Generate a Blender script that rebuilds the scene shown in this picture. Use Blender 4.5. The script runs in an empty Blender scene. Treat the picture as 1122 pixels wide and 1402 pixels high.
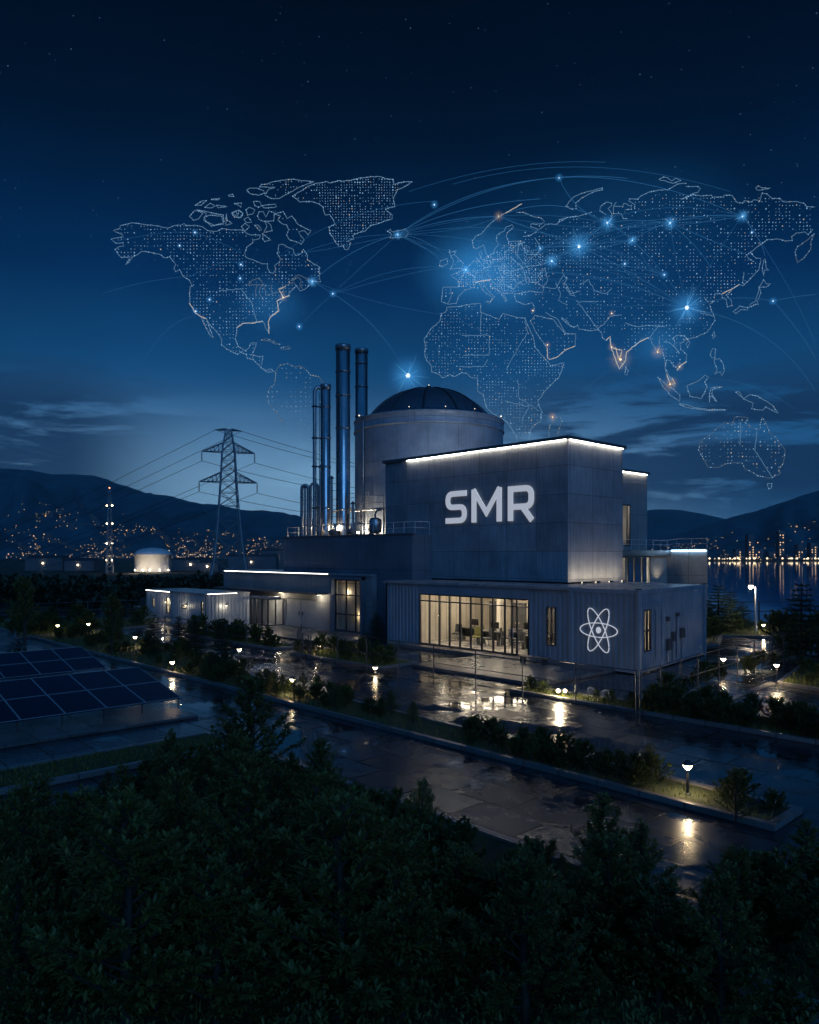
import bpy, bmesh, math, random
from math import sin, cos, pi, sqrt, radians
from mathutils import Vector, Matrix, noise as mnoise

SC = bpy.context.scene
COL = SC.collection
# ------------------------------------------------------------------ frame
# world X runs along the fronts of the buildings, world Y runs away from them
F, HX, HY, CAMZ = 1023.0, 561.0, 760.0, 5.0
YAW = math.atan2(0.729, 0.685)
SY, CY = sin(YAW), cos(YAW)

# ------------------------------------------------------------------ camera
cd = bpy.data.cameras.new('camera')
cam = bpy.data.objects.new('camera', cd); COL.objects.link(cam)
cam.location = (0, 0, CAMZ); cam.rotation_euler = (pi/2, 0, YAW)
cd.sensor_fit = 'HORIZONTAL'; cd.sensor_width = 36; cd.lens = F/1122*36
cd.shift_y = 59/1122; cd.clip_start = 0.1; cd.clip_end = 20000
SC.camera = cam

# ------------------------------------------------------------------ sky
SUN_EL, SUN_ROT = -5.0, 0.0
w = bpy.data.worlds.new('World'); SC.world = w; w.use_nodes = True
nt = w.node_tree; nt.nodes.clear()
def N(t, **k):
    n = nt.nodes.new(t)
    for a, b in k.items():
        if a.startswith('i_'): n.inputs[a[2:].replace('_', ' ')].default_value = b
        else: setattr(n, a, b)
    return n
def LK(a, b): nt.links.new(a, b)
def MATH(op, a, b=None, c=None, clamp=False):
    n = nt.nodes.new('ShaderNodeMath'); n.operation = op; n.use_clamp = clamp
    for i, v in enumerate((a, b, c)):
        if v is None: continue
        if isinstance(v, (int, float)): n.inputs[i].default_value = v
        else: nt.links.new(v, n.inputs[i])
    return n.outputs[0]
def RANGE(v, a, b, c=0.0, d=1.0, smooth=True):
    n = nt.nodes.new('ShaderNodeMapRange'); n.interpolation_type = 'SMOOTHSTEP' if smooth else 'LINEAR'
    nt.links.new(v, n.inputs[0])
    for i, x in zip((1, 2, 3, 4), (a, b, c, d)): n.inputs[i].default_value = x
    return n.outputs[0]
def RAMP(v, stops):
    n = nt.nodes.new('ShaderNodeValToRGB'); nt.links.new(v, n.inputs[0])
    e = n.color_ramp.elements
    while len(e) < len(stops): e.new(0.5)
    for k, (p, c) in enumerate(stops):
        e[k].position = p; e[k].color = (c[0], c[1], c[2], 1)
    return n.outputs[0]
def s2l(r, g, b):
    return tuple(((c/255+0.055)/1.055)**2.4 if c > 10 else c/255/12.92 for c in (r, g, b))
tc = N('ShaderNodeTexCoord'); sep = N('ShaderNodeSeparateXYZ'); LK(tc.outputs['Generated'], sep.inputs[0])
# tangent of the elevation and bearing from the glow over the left of the works
hyp = MATH('SQRT', MATH('ADD', MATH('MULTIPLY', sep.outputs[0], sep.outputs[0]), MATH('MULTIPLY', sep.outputs[1], sep.outputs[1])))
tanel = MATH('DIVIDE', sep.outputs[2], MATH('MAXIMUM', hyp, 0.02))
tn = MATH('MULTIPLY', tanel, 1/0.9, clamp=True)
def tp(y): return max(0.0, (760-y)/1023/0.9)
SKY = [(0.0, (.034,.150,.345)), (tp(690), (.030,.145,.340)), (tp(600), (.018,.118,.300)), (tp(530), (.0070,.076,.215)),
       (tp(400), (.0010,.026,.098)), (tp(300), (.0002,.0125,.050)), (tp(200), (.0000,.0058,.0210)), (tp(90), (.0,.0030,.0110)),
       (tp(-40), (.0,.0018,.0065)), (1.0, (.0,.0020,.006))]
grad = RAMP(tn, SKY)
gd = (-SY*1023 + CY*(-105), CY*1023 + SY*(-105)); gl = math.hypot(*gd); gd = (gd[0]/gl, gd[1]/gl)
dot = MATH('DIVIDE', MATH('ADD', MATH('MULTIPLY', sep.outputs[0], gd[0]), MATH('MULTIPLY', sep.outputs[1], gd[1])), MATH('MAXIMUM', hyp, 0.02))
side = RANGE(dot, 0.60, 0.96, 0.72, 1.0)
gw = MATH('MULTIPLY', RANGE(dot, 0.845, 1.0), MATH('POWER', RANGE(tanel, 0.27, 0.0), 1.6))
gv = N('ShaderNodeVectorMath', operation='SCALE'); gv.inputs[0].default_value = (0.40, 0.64, 0.76); LK(gw, gv.inputs['Scale'])
ga_ = N('ShaderNodeVectorMath', operation='ADD'); LK(grad, ga_.inputs[0]); LK(gv.outputs[0], ga_.inputs[1]); grad = ga_.outputs[0]
# cloud banks low over the hills, away from the glow
mp = N('ShaderNodeMapping'); mp.inputs['Scale'].default_value = (4.2, 4.2, 25.0); mp.inputs['Location'].default_value = (0.35, 1.7, 0.2); LK(tc.outputs['Generated'], mp.inputs[0])
cn = N('ShaderNodeTexNoise'); cn.inputs['Scale'].default_value = 1.0; cn.inputs['Detail'].default_value = 7; cn.inputs['Roughness'].default_value = 0.66
cn.inputs['Distortion'].default_value = 0.35
LK(mp.outputs[0], cn.inputs[0])
cm = RANGE(cn.outputs[0], 0.40, 0.53)
band = MATH('MULTIPLY', RANGE(tanel, 0.02, 0.09), RANGE(tanel, 0.17, 0.27, 1.0, 0.0))
off = RANGE(dot, 0.945, 0.993, 1.0, 0.14)
cl = MATH('MULTIPLY', MATH('MULTIPLY', cm, band), off)
# a broad soft unevenness so the sky is not a clean gradient
bn = N('ShaderNodeTexNoise'); bn.inputs['Scale'].default_value = 3.2; bn.inputs['Detail'].default_value = 5; LK(tc.outputs['Generated'], bn.inputs[0])
bv = RANGE(bn.outputs[0], 0.3, 0.7, 0.86, 1.12)
fac = MATH('MULTIPLY', MATH('MULTIPLY', side, bv), 1.0)
# the half of the sky behind the viewer still holds the brighter, even dusk
bk = RANGE(dot, 0.60, -0.35, 0.0, 1.0)
mxs = N('ShaderNodeMix', data_type='RGBA'); LK(bk, mxs.inputs[0]); LK(grad, mxs.inputs[6]); mxs.inputs[7].default_value = (0.008, 0.085, 0.27, 1)
side2 = MATH('ADD', MATH('MULTIPLY', side, MATH('SUBTRACT', 1.0, bk)), bk)
fac = MATH('MULTIPLY', MATH('MULTIPLY', side2, bv), 1.0)
vm = N('ShaderNodeVectorMath', operation='SCALE'); LK(mxs.outputs[2], vm.inputs[0]); LK(fac, vm.inputs['Scale'])
# stars
def stars(scale, th, lo):
    v = N('ShaderNodeTexVoronoi'); v.inputs['Scale'].default_value = scale; LK(tc.outputs['Generated'], v.inputs[0])
    s = N('ShaderNodeSeparateColor'); LK(v.outputs['Color'], s.inputs[0])
    return MATH('MULTIPLY', RANGE(v.outputs['Distance'], th*0.3, th, 1.0, 0.0), MATH('POWER', s.outputs[0], lo))
st = MATH('ADD', stars(95, 0.062, 5), stars(190, 0.11, 8))
st = MATH('MULTIPLY', st, RANGE(tanel, 0.14, 0.5))
sv = N('ShaderNodeVectorMath', operation='SCALE'); sv.inputs[0].default_value = (0.20, 0.30, 0.48); LK(st, sv.inputs['Scale'])
ns = N('ShaderNodeTexSky'); ns.sky_type = 'NISHITA'; ns.sun_disc = False
ns.sun_elevation = radians(SUN_EL); ns.sun_rotation = radians(SUN_ROT)
nv = N('ShaderNodeVectorMath', operation='SCALE'); LK(ns.outputs[0], nv.inputs[0]); nv.inputs['Scale'].default_value = 0.01
mxc = N('ShaderNodeMix', data_type='RGBA'); LK(MATH('MULTIPLY', cl, 0.92), mxc.inputs[0]); LK(vm.outputs[0], mxc.inputs[6]); mxc.inputs[7].default_value = (0.008, 0.034, 0.095, 1)
a1 = N('ShaderNodeVectorMath', operation='ADD'); LK(mxc.outputs[2], a1.inputs[0]); LK(sv.outputs[0], a1.inputs[1])
a2 = N('ShaderNodeVectorMath', operation='ADD'); LK(a1.outputs[0], a2.inputs[0]); LK(nv.outputs[0], a2.inputs[1])
bg = N('ShaderNodeBackground'); LK(a2.outputs[0], bg.inputs[0]); bg.inputs[1].default_value = 1.0
LK(bg.outputs[0], N('ShaderNodeOutputWorld').inputs[0])
# what is left of the daylight comes as one soft blue light from the open sky behind the viewer
sd = bpy.data.lights.new('sun', 'SUN'); sd.energy = 0.75; sd.angle = radians(35); sd.color = (0.16, 0.47, 1.0)
sun = bpy.data.objects.new('sun', sd); COL.objects.link(sun)
sun.rotation_euler = Vector((-0.85, 0.40, -0.40)).to_track_quat('-Z', 'Y').to_euler(); sun.location = (0, 0, 60)

SC.view_settings.view_transform = 'Standard'; SC.view_settings.look = 'None'
SC.view_settings.exposure = 0.0; SC.view_settings.gamma = 1.0
SC.render.engine = 'CYCLES'
cy = SC.cycles
cy.use_denoising = True; cy.max_bounces = 8; cy.diffuse_bounces = 3; cy.glossy_bounces = 4; cy.transparent_max_bounces = 24
cy.volume_bounces = 0; cy.sample_clamp_indirect = 4.0; cy.sample_clamp_direct = 0.0
cy.caustics_reflective = False; cy.caustics_refractive = False

# ------------------------------------------------------------------ place helpers
def at(x, y, d):
    lat = (x-HX)/F*d; z = CAMZ-(y-HY)/F*d
    return (CY*lat-SY*d, SY*lat+CY*d, z)
def ld(lat, d): return (CY*lat-SY*d, SY*lat+CY*d)
def to_ld(a, b): return (CY*a+SY*b, -SY*a+CY*b)
def gp(x, y, z=0.0):
    return at(x, y, F*(CAMZ-z)/(y-HY))
def a_at(x, b):
    r = (x-HX)/F; return b*(CY*r-SY)/(CY+SY*r)
def b_at(x, a):
    r = (x-HX)/F; return -a*(CY+SY*r)/(SY-CY*r)
def depth(a, b): return -SY*a+CY*b
def px(a, b, z):
    lat, d = to_ld(a, b); return HX+F*lat/d, HY-F*(z-CAMZ)/d

# ------------------------------------------------------------------ materials
def newmat(name):
    global nt
    m = bpy.data.materials.new(name); m.use_nodes = True; nt = m.node_tree
    b = nt.nodes.get('Principled BSDF')
    return m, b
def NOISE(vec, scale, detail=4, rough=0.55, dist=0.0):
    n = nt.nodes.new('ShaderNodeTexNoise'); n.inputs['Scale'].default_value = scale; n.inputs['Detail'].default_value = detail
    n.inputs['Roughness'].default_value = rough; n.inputs['Distortion'].default_value = dist
    if vec is not None: nt.links.new(vec, n.inputs[0])
    return n.outputs[0]
def COORD(kind='Object'):
    return nt.nodes.new('ShaderNodeTexCoord').outputs[kind]
def MAPPED(vec, scale=(1,1,1), loc=(0,0,0), rot=(0,0,0)):
    n = nt.nodes.new('ShaderNodeMapping'); nt.links.new(vec, n.inputs[0])
    n.inputs['Scale'].default_value = scale; n.inputs['Location'].default_value = loc; n.inputs['Rotation'].default_value = rot
    return n.outputs[0]
def SCALEC(col, v):
    n = nt.nodes.new('ShaderNodeVectorMath'); n.operation = 'SCALE'
    if isinstance(col, tuple): n.inputs[0].default_value = col[:3]
    else: nt.links.new(col, n.inputs[0])
    nt.links.new(v, n.inputs['Scale']); return n.outputs[0]
def MIXC(f, a, b):
    n = nt.nodes.new('ShaderNodeMix'); n.data_type = 'RGBA'
    nt.links.new(f, n.inputs[0])
    for i, c in ((6, a), (7, b)):
        if isinstance(c, tuple): n.inputs[i].default_value = (c[0], c[1], c[2], 1)
        else: nt.links.new(c, n.inputs[i])
    return n.outputs[2]
def BUMP(h, b, strength=0.3, dist=0.02):
    n = nt.nodes.new('ShaderNodeBump'); n.inputs['Strength'].default_value = strength; n.inputs['Distance'].default_value = dist
    nt.links.new(h, n.inputs['Height']); nt.links.new(n.outputs[0], b.inputs['Normal'])
def pbr(name, col, rough=0.6, metal=0.0, var=0.25, scale=3.0, bump=0.15, bscale=40, stretch=(1,1,1), spec=0.5):
    m, b = newmat(name)
    v = MAPPED(COORD('Object'), stretch)
    n1 = NOISE(v, scale, 6, 0.6)
    nt.links.new(SCALEC(col, RANGE(n1, 0.25, 0.75, 1-var, 1+var, False)), b.inputs['Base Color'])
    nt.links.new(RANGE(NOISE(v, scale*2.3, 5), 0.3, 0.7, max(0.02, rough-0.12), min(1, rough+0.12), False), b.inputs['Roughness'])
    b.inputs['Metallic'].default_value = metal; b.inputs['Specular IOR Level'].default_value = spec
    if bump: BUMP(NOISE(v, bscale, 3), b, bump, 0.01)
    return m
def panels(name, col, pw, ph, off=(0, 0), rough=0.55, seam=0.014, var=0.16, streak=0.25, stagger=0.0):
    """cast panels: fine recessed joints, faint difference from panel to panel, rain streaks"""
    m, b = newmat(name)
    uv = COORD('UV'); v = MAPPED(uv, (1, 1, 1), (off[0], off[1], 0))
    br = nt.nodes.new('ShaderNodeTexBrick'); nt.links.new(v, br.inputs[0])
    br.offset = stagger; br.squash = 1
    br.inputs['Color1'].default_value = (1, 1, 1, 1); br.inputs['Color2'].default_value = (1-var, 1-var, 1-var, 1); br.inputs['Mortar'].default_value = (0.28, 0.27, 0.26, 1)
    br.inputs['Scale'].default_value = 1; br.inputs['Mortar Size'].default_value = seam; br.inputs['Mortar Smooth'].default_value = 0.2
    br.inputs['Brick Width'].default_value = pw; br.inputs['Row Height'].default_value = ph; br.inputs['Bias'].default_value = 0
    n1 = NOISE(uv, 0.33, 8, 0.68); n2 = NOISE(MAPPED(uv, (5, 0.35, 1)), 1.6, 5, 0.6); n3 = NOISE(uv, 14, 4, 0.6)
    k = MATH('MULTIPLY', RANGE(n1, 0.28, 0.72, 0.58, 1.28, False), RANGE(n2, 0.3, 0.75, 1.0, 1-streak, False))
    k = MATH('MULTIPLY', k, RANGE(n3, 0.3, 0.7, 0.88, 1.1, False))
    c = SCALEC(SCALEC(col, k), br.outputs['Color'])
    mu = nt.nodes.new('ShaderNodeVectorMath'); mu.operation = 'MULTIPLY'
    nt.links.new(SCALEC(col, k), mu.inputs[0]); nt.links.new(br.outputs['Color'], mu.inputs[1])
    nt.links.new(mu.outputs[0], b.inputs['Base Color'])
    nt.links.new(RANGE(n1, 0.3, 0.7, rough-0.12, rough+0.15, False), b.inputs['Roughness'])
    h = MATH('ADD', MATH('MULTIPLY', br.outputs['Fac'], -1.0), MATH('MULTIPLY', n3, 0.12))
    BUMP(h, b, 0.5, 0.02)
    return m
def emit(name, col, strength, sample=True):
    m, b = newmat(name)
    b.inputs['Base Color'].default_value = (0.6*col[0], 0.6*col[1], 0.6*col[2], 1)
    b.inputs['Emission Color'].default_value = (*col, 1); b.inputs['Emission Strength'].default_value = strength
    b.inputs['Roughness'].default_value = 0.4
    if not sample: m.cycles.emission_sampling = 'NONE'
    return m
def pure_emit(name, col, strength, sample=False):
    m, b = newmat(name); nt.nodes.remove(b)
    e = nt.nodes.new('ShaderNodeEmission'); e.inputs[0].default_value = (*col, 1); e.inputs[1].default_value = strength
    nt.links.new(e.outputs[0], nt.nodes['Material Output'].inputs[0])
    if not sample: m.cycles.emission_sampling = 'NONE'
    return m
def glassmat(name, tint=(0.93, 0.95, 0.96)):
    m, b = newmat(name); nt.nodes.remove(b)
    t = nt.nodes.new('ShaderNodeBsdfTransparent'); t.inputs[0].default_value = (*tint, 1)
    g = nt.nodes.new('ShaderNodeBsdfGlossy'); g.inputs['Roughness'].default_value = 0.03; g.inputs['Color'].default_value = (0.9, 0.93, 0.95, 1)
    fr = nt.nodes.new('ShaderNodeFresnel'); fr.inputs[0].default_value = 1.5
    ge = nt.nodes.new('ShaderNodeNewGeometry')
    mx = nt.nodes.new('ShaderNodeMixShader'); nt.links.new(MATH('MULTIPLY', fr.outputs[0], MATH('SUBTRACT', 1.0, ge.outputs['Backfacing'])), mx.inputs[0]); nt.links.new(t.outputs[0], mx.inputs[1]); nt.links.new(g.outputs[0], mx.inputs[2])
    nt.links.new(mx.outputs[0], nt.nodes['Material Output'].inputs[0])
    return m
def glowmat(name, col, strength, power):
    """luminous air: a see-through ball, densest along a chord through its middle"""
    m, b = newmat(name); nt.nodes.remove(b)
    lw = nt.nodes.new('ShaderNodeLayerWeight'); lw.inputs[0].default_value = 0.5
    f = MATH('POWER', MATH('SUBTRACT', 1.0, lw.outputs['Facing'], clamp=True), power)
    e = nt.nodes.new('ShaderNodeEmission'); e.inputs[0].default_value = (*col, 1); nt.links.new(MATH('MULTIPLY', f, strength), e.inputs[1])
    t = nt.nodes.new('ShaderNodeBsdfTransparent'); ad = nt.nodes.new('ShaderNodeAddShader')
    nt.links.new(e.outputs[0], ad.inputs[0]); nt.links.new(t.outputs[0], ad.inputs[1])
    nt.links.new(ad.outputs[0], nt.nodes['Material Output'].inputs[0]); m.cycles.emission_sampling = 'NONE'
    return m
def leafmat(name, c1, c2, tr=0.35):
    m, b = newmat(name)
    oi = nt.nodes.new('ShaderNodeObjectInfo'); ge = nt.nodes.new('ShaderNodeNewGeometry')
    f = MATH('ADD', MATH('MULTIPLY', ge.outputs['Random Per Island'], 0.65), MATH('MULTIPLY', oi.outputs['Random'], 0.35))
    nt.links.new(MIXC(f, c1, c2), b.inputs['Base Color']); b.inputs['Roughness'].default_value = 0.5
    b.inputs['Specular IOR Level'].default_value = 0.4
    t = nt.nodes.new('ShaderNodeBsdfTranslucent'); nt.links.new(MIXC(f, c1, c2), t.inputs[0])
    mx = nt.nodes.new('ShaderNodeMixShader'); mx.inputs[0].default_value = tr
    nt.links.new(b.outputs[0], mx.inputs[1]); nt.links.new(t.outputs[0], mx.inputs[2])
    nt.links.new(mx.outputs[0], nt.nodes['Material Output'].inputs[0])
    return m

M = {}
M['hall'] = panels('hall_panels', (0.30, 0.325, 0.365), 1.985, 1.45, (35.77, -0.85), var=0.26, streak=0.38)
M['plinth'] = panels('plinth_panels', (0.10, 0.13, 0.17), 2.6, 2.1, (0.3, 0.1), var=0.12)
M['block'] = panels('block_panels', (0.23, 0.24, 0.255), 2.4, 1.9, (0.2, 0.05))
M['steel_clad'] = panels('vessel_cladding', (0.29, 0.33, 0.39), 2.3, 3.1, (0.1, 0.4), rough=0.38, var=0.1)
M['dome'] = pbr('dome_sheet', (0.14, 0.165, 0.21), 0.34, 0.6, 0.15, 1.2, 0.06)
M['coping'] = pbr('coping_metal', (0.10, 0.105, 0.115), 0.45, 0.6, 0.2, 2.0, 0.05)
M['stack'] = pbr('stack_steel', (0.36, 0.375, 0.40), 0.24, 0.95, 0.18, 1.0, 0.05, 12, (1, 1, 0.25))
M['pipe'] = pbr('pipe_steel', (0.26, 0.27, 0.29), 0.35, 0.85, 0.2, 2.0, 0.08)
M['dark_steel'] = pbr('dark_steel', (0.06, 0.065, 0.075), 0.45, 0.6, 0.25, 4.0, 0.05)
M['galv'] = pbr('galvanised_steel', (0.38, 0.40, 0.42), 0.45, 0.4, 0.2, 6.0, 0.05)
M['corr_dark'] = pbr('blue_grey_container_paint', (0.19, 0.235, 0.285), 0.42, 0.25, 0.22, 1.3, 0.08, 30, (1, 1, 0.4))
M['corr_grey'] = pbr('grey_cabin_paint', (0.26, 0.27, 0.285), 0.45, 0.2, 0.18, 1.3, 0.08, 30, (1, 1, 0.4))
M['roof'] = pbr('roof_felt', (0.20, 0.21, 0.225), 0.32, 0.0, 0.35, 0.8, 0.2, 20)
M['frame'] = pbr('dark_window_frame', (0.03, 0.032, 0.036), 0.4, 0.5, 0.15, 6, 0.0)
M['glass'] = glassmat('clear_glass')
M['white'] = emit('lit_white_letter', (0.90, 0.94, 1.0), 0.38)
M['emblem'] = emit('lit_white_line', (0.93, 0.95, 1.0), 0.45)
M['led'] = emit('warm_white_strip', (1.0, 0.88, 0.70), 30.0)
M['led_cool'] = emit('cool_white_strip', (0.42, 0.72, 1.0), 22.0)
M['led_dim'] = emit('soft_white_strip', (1.0, 0.92, 0.80), 9.0)
M['lamp'] = emit('lamp_lens', (1.0, 0.76, 0.46), 22.0, False)
M['spot'] = emit('uplight_lens', (1.0, 0.82, 0.58), 25.0, False)
M['pin'] = emit('marker_light', (1.0, 0.88, 0.7), 1.6, False)
M['red'] = emit('aircraft_warning_light', (1.0, 0.25, 0.12), 8.0, False)
M['ceil_light'] = emit('ceiling_panel_light', (1.0, 0.82, 0.60), 52.0)
M['plaster'] = pbr('warm_plaster', (0.62, 0.58, 0.50), 0.8, 0, 0.12, 2.0, 0.05)
M['slat'] = panels('wall_boards', (0.50, 0.45, 0.37), 0.42, 3.2, (0, 0), 0.6, 0.02, 0.25, 0.1)
M['floor'] = pbr('indoor_floor', (0.33, 0.31, 0.28), 0.3, 0, 0.2, 1.0, 0.02)
M['desk'] = pbr('dark_desk_laminate', (0.06, 0.06, 0.062), 0.4, 0, 0.2, 3, 0.02)
M['chair'] = pbr('chair_fabric', (0.035, 0.037, 0.042), 0.7, 0, 0.2, 20, 0.1)
M['olive'] = pbr('olive_chair_fabric', (0.14, 0.13, 0.035), 0.7, 0, 0.2, 20, 0.1)
M['screen'] = pbr('monitor_black', (0.015, 0.015, 0.017), 0.25, 0, 0.1, 4, 0.0)
M['bark'] = pbr('bark', (0.026, 0.021, 0.016), 0.85, 0, 0.35, 8, 0.5, 30)
M['leaf'] = leafmat('sapling_leaf', (0.040, 0.062, 0.018), (0.19, 0.19, 0.050))
M['needle'] = leafmat('conifer_needle', (0.016, 0.036, 0.018), (0.042, 0.070, 0.026), 0.15)
M['shrub'] = leafmat('shrub_leaf', (0.028, 0.055, 0.018), (0.11, 0.135, 0.036))
M['wood'] = leafmat('wood_leaf', (0.012, 0.024, 0.014), (0.03, 0.045, 0.022), 0.1)
M['grass'] = leafmat('grass_blade', (0.06, 0.09, 0.02), (0.18, 0.19, 0.045))
M['tower'] = pbr('pylon_steel', (0.26, 0.275, 0.295), 0.5, 0.5, 0.2, 1, 0.0)
M['tank'] = pbr('white_tank_paint', (0.55, 0.56, 0.57), 0.5, 0, 0.15, 0.4, 0.02)
M['cable'] = pbr('cable', (0.03, 0.032, 0.036), 0.6, 0.3, 0.1, 1, 0)
M['town_wall'] = pbr('far_wall', (0.10, 0.10, 0.11), 0.8, 0, 0.3, 0.05, 0)
M['town_light'] = pure_emit('town_light', (1.0, 0.64, 0.32), 1.7)
M['town_light2'] = pure_emit('town_light_white', (1.0, 0.80, 0.54), 2.4)
M['shore_light'] = pure_emit('shore_light', (1.0, 0.78, 0.48), 2.6)

def paving():
    m, b = newmat('wet_paving')
    uv = COORD('Object')
    ds = nt.nodes.new('ShaderNodeTexNoise'); ds.inputs['Scale'].default_value = 0.7; ds.inputs['Detail'].default_value = 3; nt.links.new(uv, ds.inputs[0])
    su = nt.nodes.new('ShaderNodeVectorMath'); su.operation = 'MULTIPLY_ADD'; nt.links.new(ds.outputs['Color'], su.inputs[0]); su.inputs[1].default_value = (0.16, 0.16, 0); nt.links.new(uv, su.inputs[2])
    br = nt.nodes.new('ShaderNodeTexBrick'); nt.links.new(su.outputs[0], br.inputs[0])
    br.offset = 0.37; br.offset_frequency = 2; br.squash = 1.35; br.squash_frequency = 3
    for k, c in (('Color1', 1.0), ('Color2', 0.45), ('Mortar', 0.06)): br.inputs[k].default_value = (c, c, c, 1)
    br.inputs['Scale'].default_value = 1; br.inputs['Mortar Size'].default_value = 0.03; br.inputs['Mortar Smooth'].default_value = 0.3
    br.inputs['Brick Width'].default_value = 1.55; br.inputs['Row Height'].default_value = 1.05; br.inputs['Bias'].default_value = 0.1
    n1 = NOISE(uv, 0.38, 6, 0.62, 0.4); n2 = NOISE(uv, 2.6, 6, 0.65); n3 = NOISE(uv, 22, 4, 0.6)
    pud = MATH('MULTIPLY', RANGE(n1, 0.50, 0.58), 1.0)
    k = MATH('MULTIPLY', RANGE(n2, 0.25, 0.75, 0.55, 1.35, False), RANGE(n3, 0.3, 0.7, 0.8, 1.2, False))
    k = MATH('MULTIPLY', k, RANGE(pud, 0, 1, 1.0, 0.55, False))
    mu = nt.nodes.new('ShaderNodeVectorMath'); mu.operation = 'MULTIPLY'
    nt.links.new(SCALEC((0.042, 0.047, 0.056), k), mu.inputs[0]); nt.links.new(br.outputs['Color'], mu.inputs[1])
    nt.links.new(mu.outputs[0], b.inputs['Base Color'])
    r = MATH('ADD', RANGE(n2, 0.3, 0.7, 0.08, 0.24, False), MATH('MULTIPLY', br.outputs['Fac'], 0.15))
    sr = nt.nodes.new('ShaderNodeSeparateColor'); nt.links.new(br.outputs['Color'], sr.inputs[0])
    r = MATH('ADD', r, MATH('MULTIPLY', MATH('FRACT', MATH('MULTIPLY', sr.outputs[0], 5.17)), 0.17))
    r = MATH('MULTIPLY', r, RANGE(pud, 0, 1, 1.0, 0.18, False))
    nt.links.new(r, b.inputs['Roughness']); b.inputs['Specular IOR Level'].default_value = 0.33
    # every slab lies at its own slight tilt, and water evens it out in the puddles
    sc = nt.nodes.new('ShaderNodeSeparateColor'); nt.links.new(br.outputs['Color'], sc.inputs[0])
    t = sc.outputs[0]; wet = RANGE(pud, 0, 1, 1.0, 0.12, False)
    tx = MATH('MULTIPLY', MATH('SUBTRACT', MATH('FRACT', MATH('MULTIPLY', t, 7.31)), 0.5), MATH('MULTIPLY', wet, 0.030))
    ty = MATH('MULTIPLY', MATH('SUBTRACT', MATH('FRACT', MATH('MULTIPLY', t, 13.7)), 0.5), MATH('MULTIPLY', wet, 0.030))
    cv = nt.nodes.new('ShaderNodeCombineXYZ'); nt.links.new(tx, cv.inputs[0]); nt.links.new(ty, cv.inputs[1]); cv.inputs[2].default_value = 1.0
    nz = nt.nodes.new('ShaderNodeVectorMath'); nz.operation = 'NORMALIZE'; nt.links.new(cv.outputs[0], nz.inputs[0])
    h = MATH('ADD', MATH('MULTIPLY', n3, 0.30), MATH('MULTIPLY', n2, 0.35))
    h = MATH('MULTIPLY', h, RANGE(pud, 0, 1, 1.0, 0.05, False))
    h = MATH('SUBTRACT', h, MATH('MULTIPLY', br.outputs['Fac'], 1.2))
    bp = nt.nodes.new('ShaderNodeBump'); bp.inputs['Strength'].default_value = 0.5; bp.inputs['Distance'].default_value = 0.012
    nt.links.new(h, bp.inputs['Height']); nt.links.new(nz.outputs[0], bp.inputs['Normal']); nt.links.new(bp.outputs[0], b.inputs['Normal'])
    return m
M['paving'] = paving()
M['kerb'] = panels('kerb_stone', (0.16, 0.16, 0.165), 1.0, 1.0, (0, 0), 0.32, 0.02, 0.2, 0.2)
M['slab'] = panels('pale_slabs', (0.13, 0.13, 0.132), 0.8, 0.8, (0, 0), 0.30, 0.02, 0.45, 0.2)
M['soil'] = pbr('mossy_soil', (0.030, 0.038, 0.014), 0.9, 0, 0.5, 2.5, 0.8, 30)
M['land'] = pbr('rough_ground', (0.018, 0.026, 0.014), 0.9, 0, 0.5, 0.2, 0.5, 2)
M['hill'] = pbr('hazed_wooded_hill', (0.018, 0.090, 0.125), 0.95, 0, 0.6, 0.008, 0.0)  # blue haze of distance is put into the forest colour
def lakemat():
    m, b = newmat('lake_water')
    b.inputs['Base Color'].default_value = (0.008, 0.16, 0.38, 1); b.inputs['Roughness'].default_value = 0.02; b.inputs['IOR'].default_value = 1.33  # blue of the reflected sky is put into the base colour
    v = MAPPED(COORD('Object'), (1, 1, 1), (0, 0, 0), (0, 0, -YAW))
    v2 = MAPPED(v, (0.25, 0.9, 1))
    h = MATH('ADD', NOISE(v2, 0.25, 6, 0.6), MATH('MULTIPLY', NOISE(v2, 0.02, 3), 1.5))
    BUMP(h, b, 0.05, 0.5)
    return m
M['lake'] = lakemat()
def pvmat():
    m, b = newmat('solar_cells')
    uv = COORD('UV')
    br = nt.nodes.new('ShaderNodeTexBrick'); nt.links.new(uv, br.inputs[0]); br.offset = 0
    for k, c in (('Color1', (0.004, 0.009, 0.026, 1)), ('Color2', (0.006, 0.012, 0.032, 1)), ('Mortar', (0.03, 0.04, 0.06, 1))): br.inputs[k].default_value = c
    br.inputs['Scale'].default_value = 1; br.inputs['Mortar Size'].default_value = 0.006; br.inputs['Brick Width'].default_value = 0.19; br.inputs['Row Height'].default_value = 0.19
    nt.links.new(br.outputs[0], b.inputs['Base Color']); b.inputs['Roughness'].default_value = 0.22
    b.inputs['Specular IOR Level'].default_value = 0.35
    return m
M['pv'] = pvmat()
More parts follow.
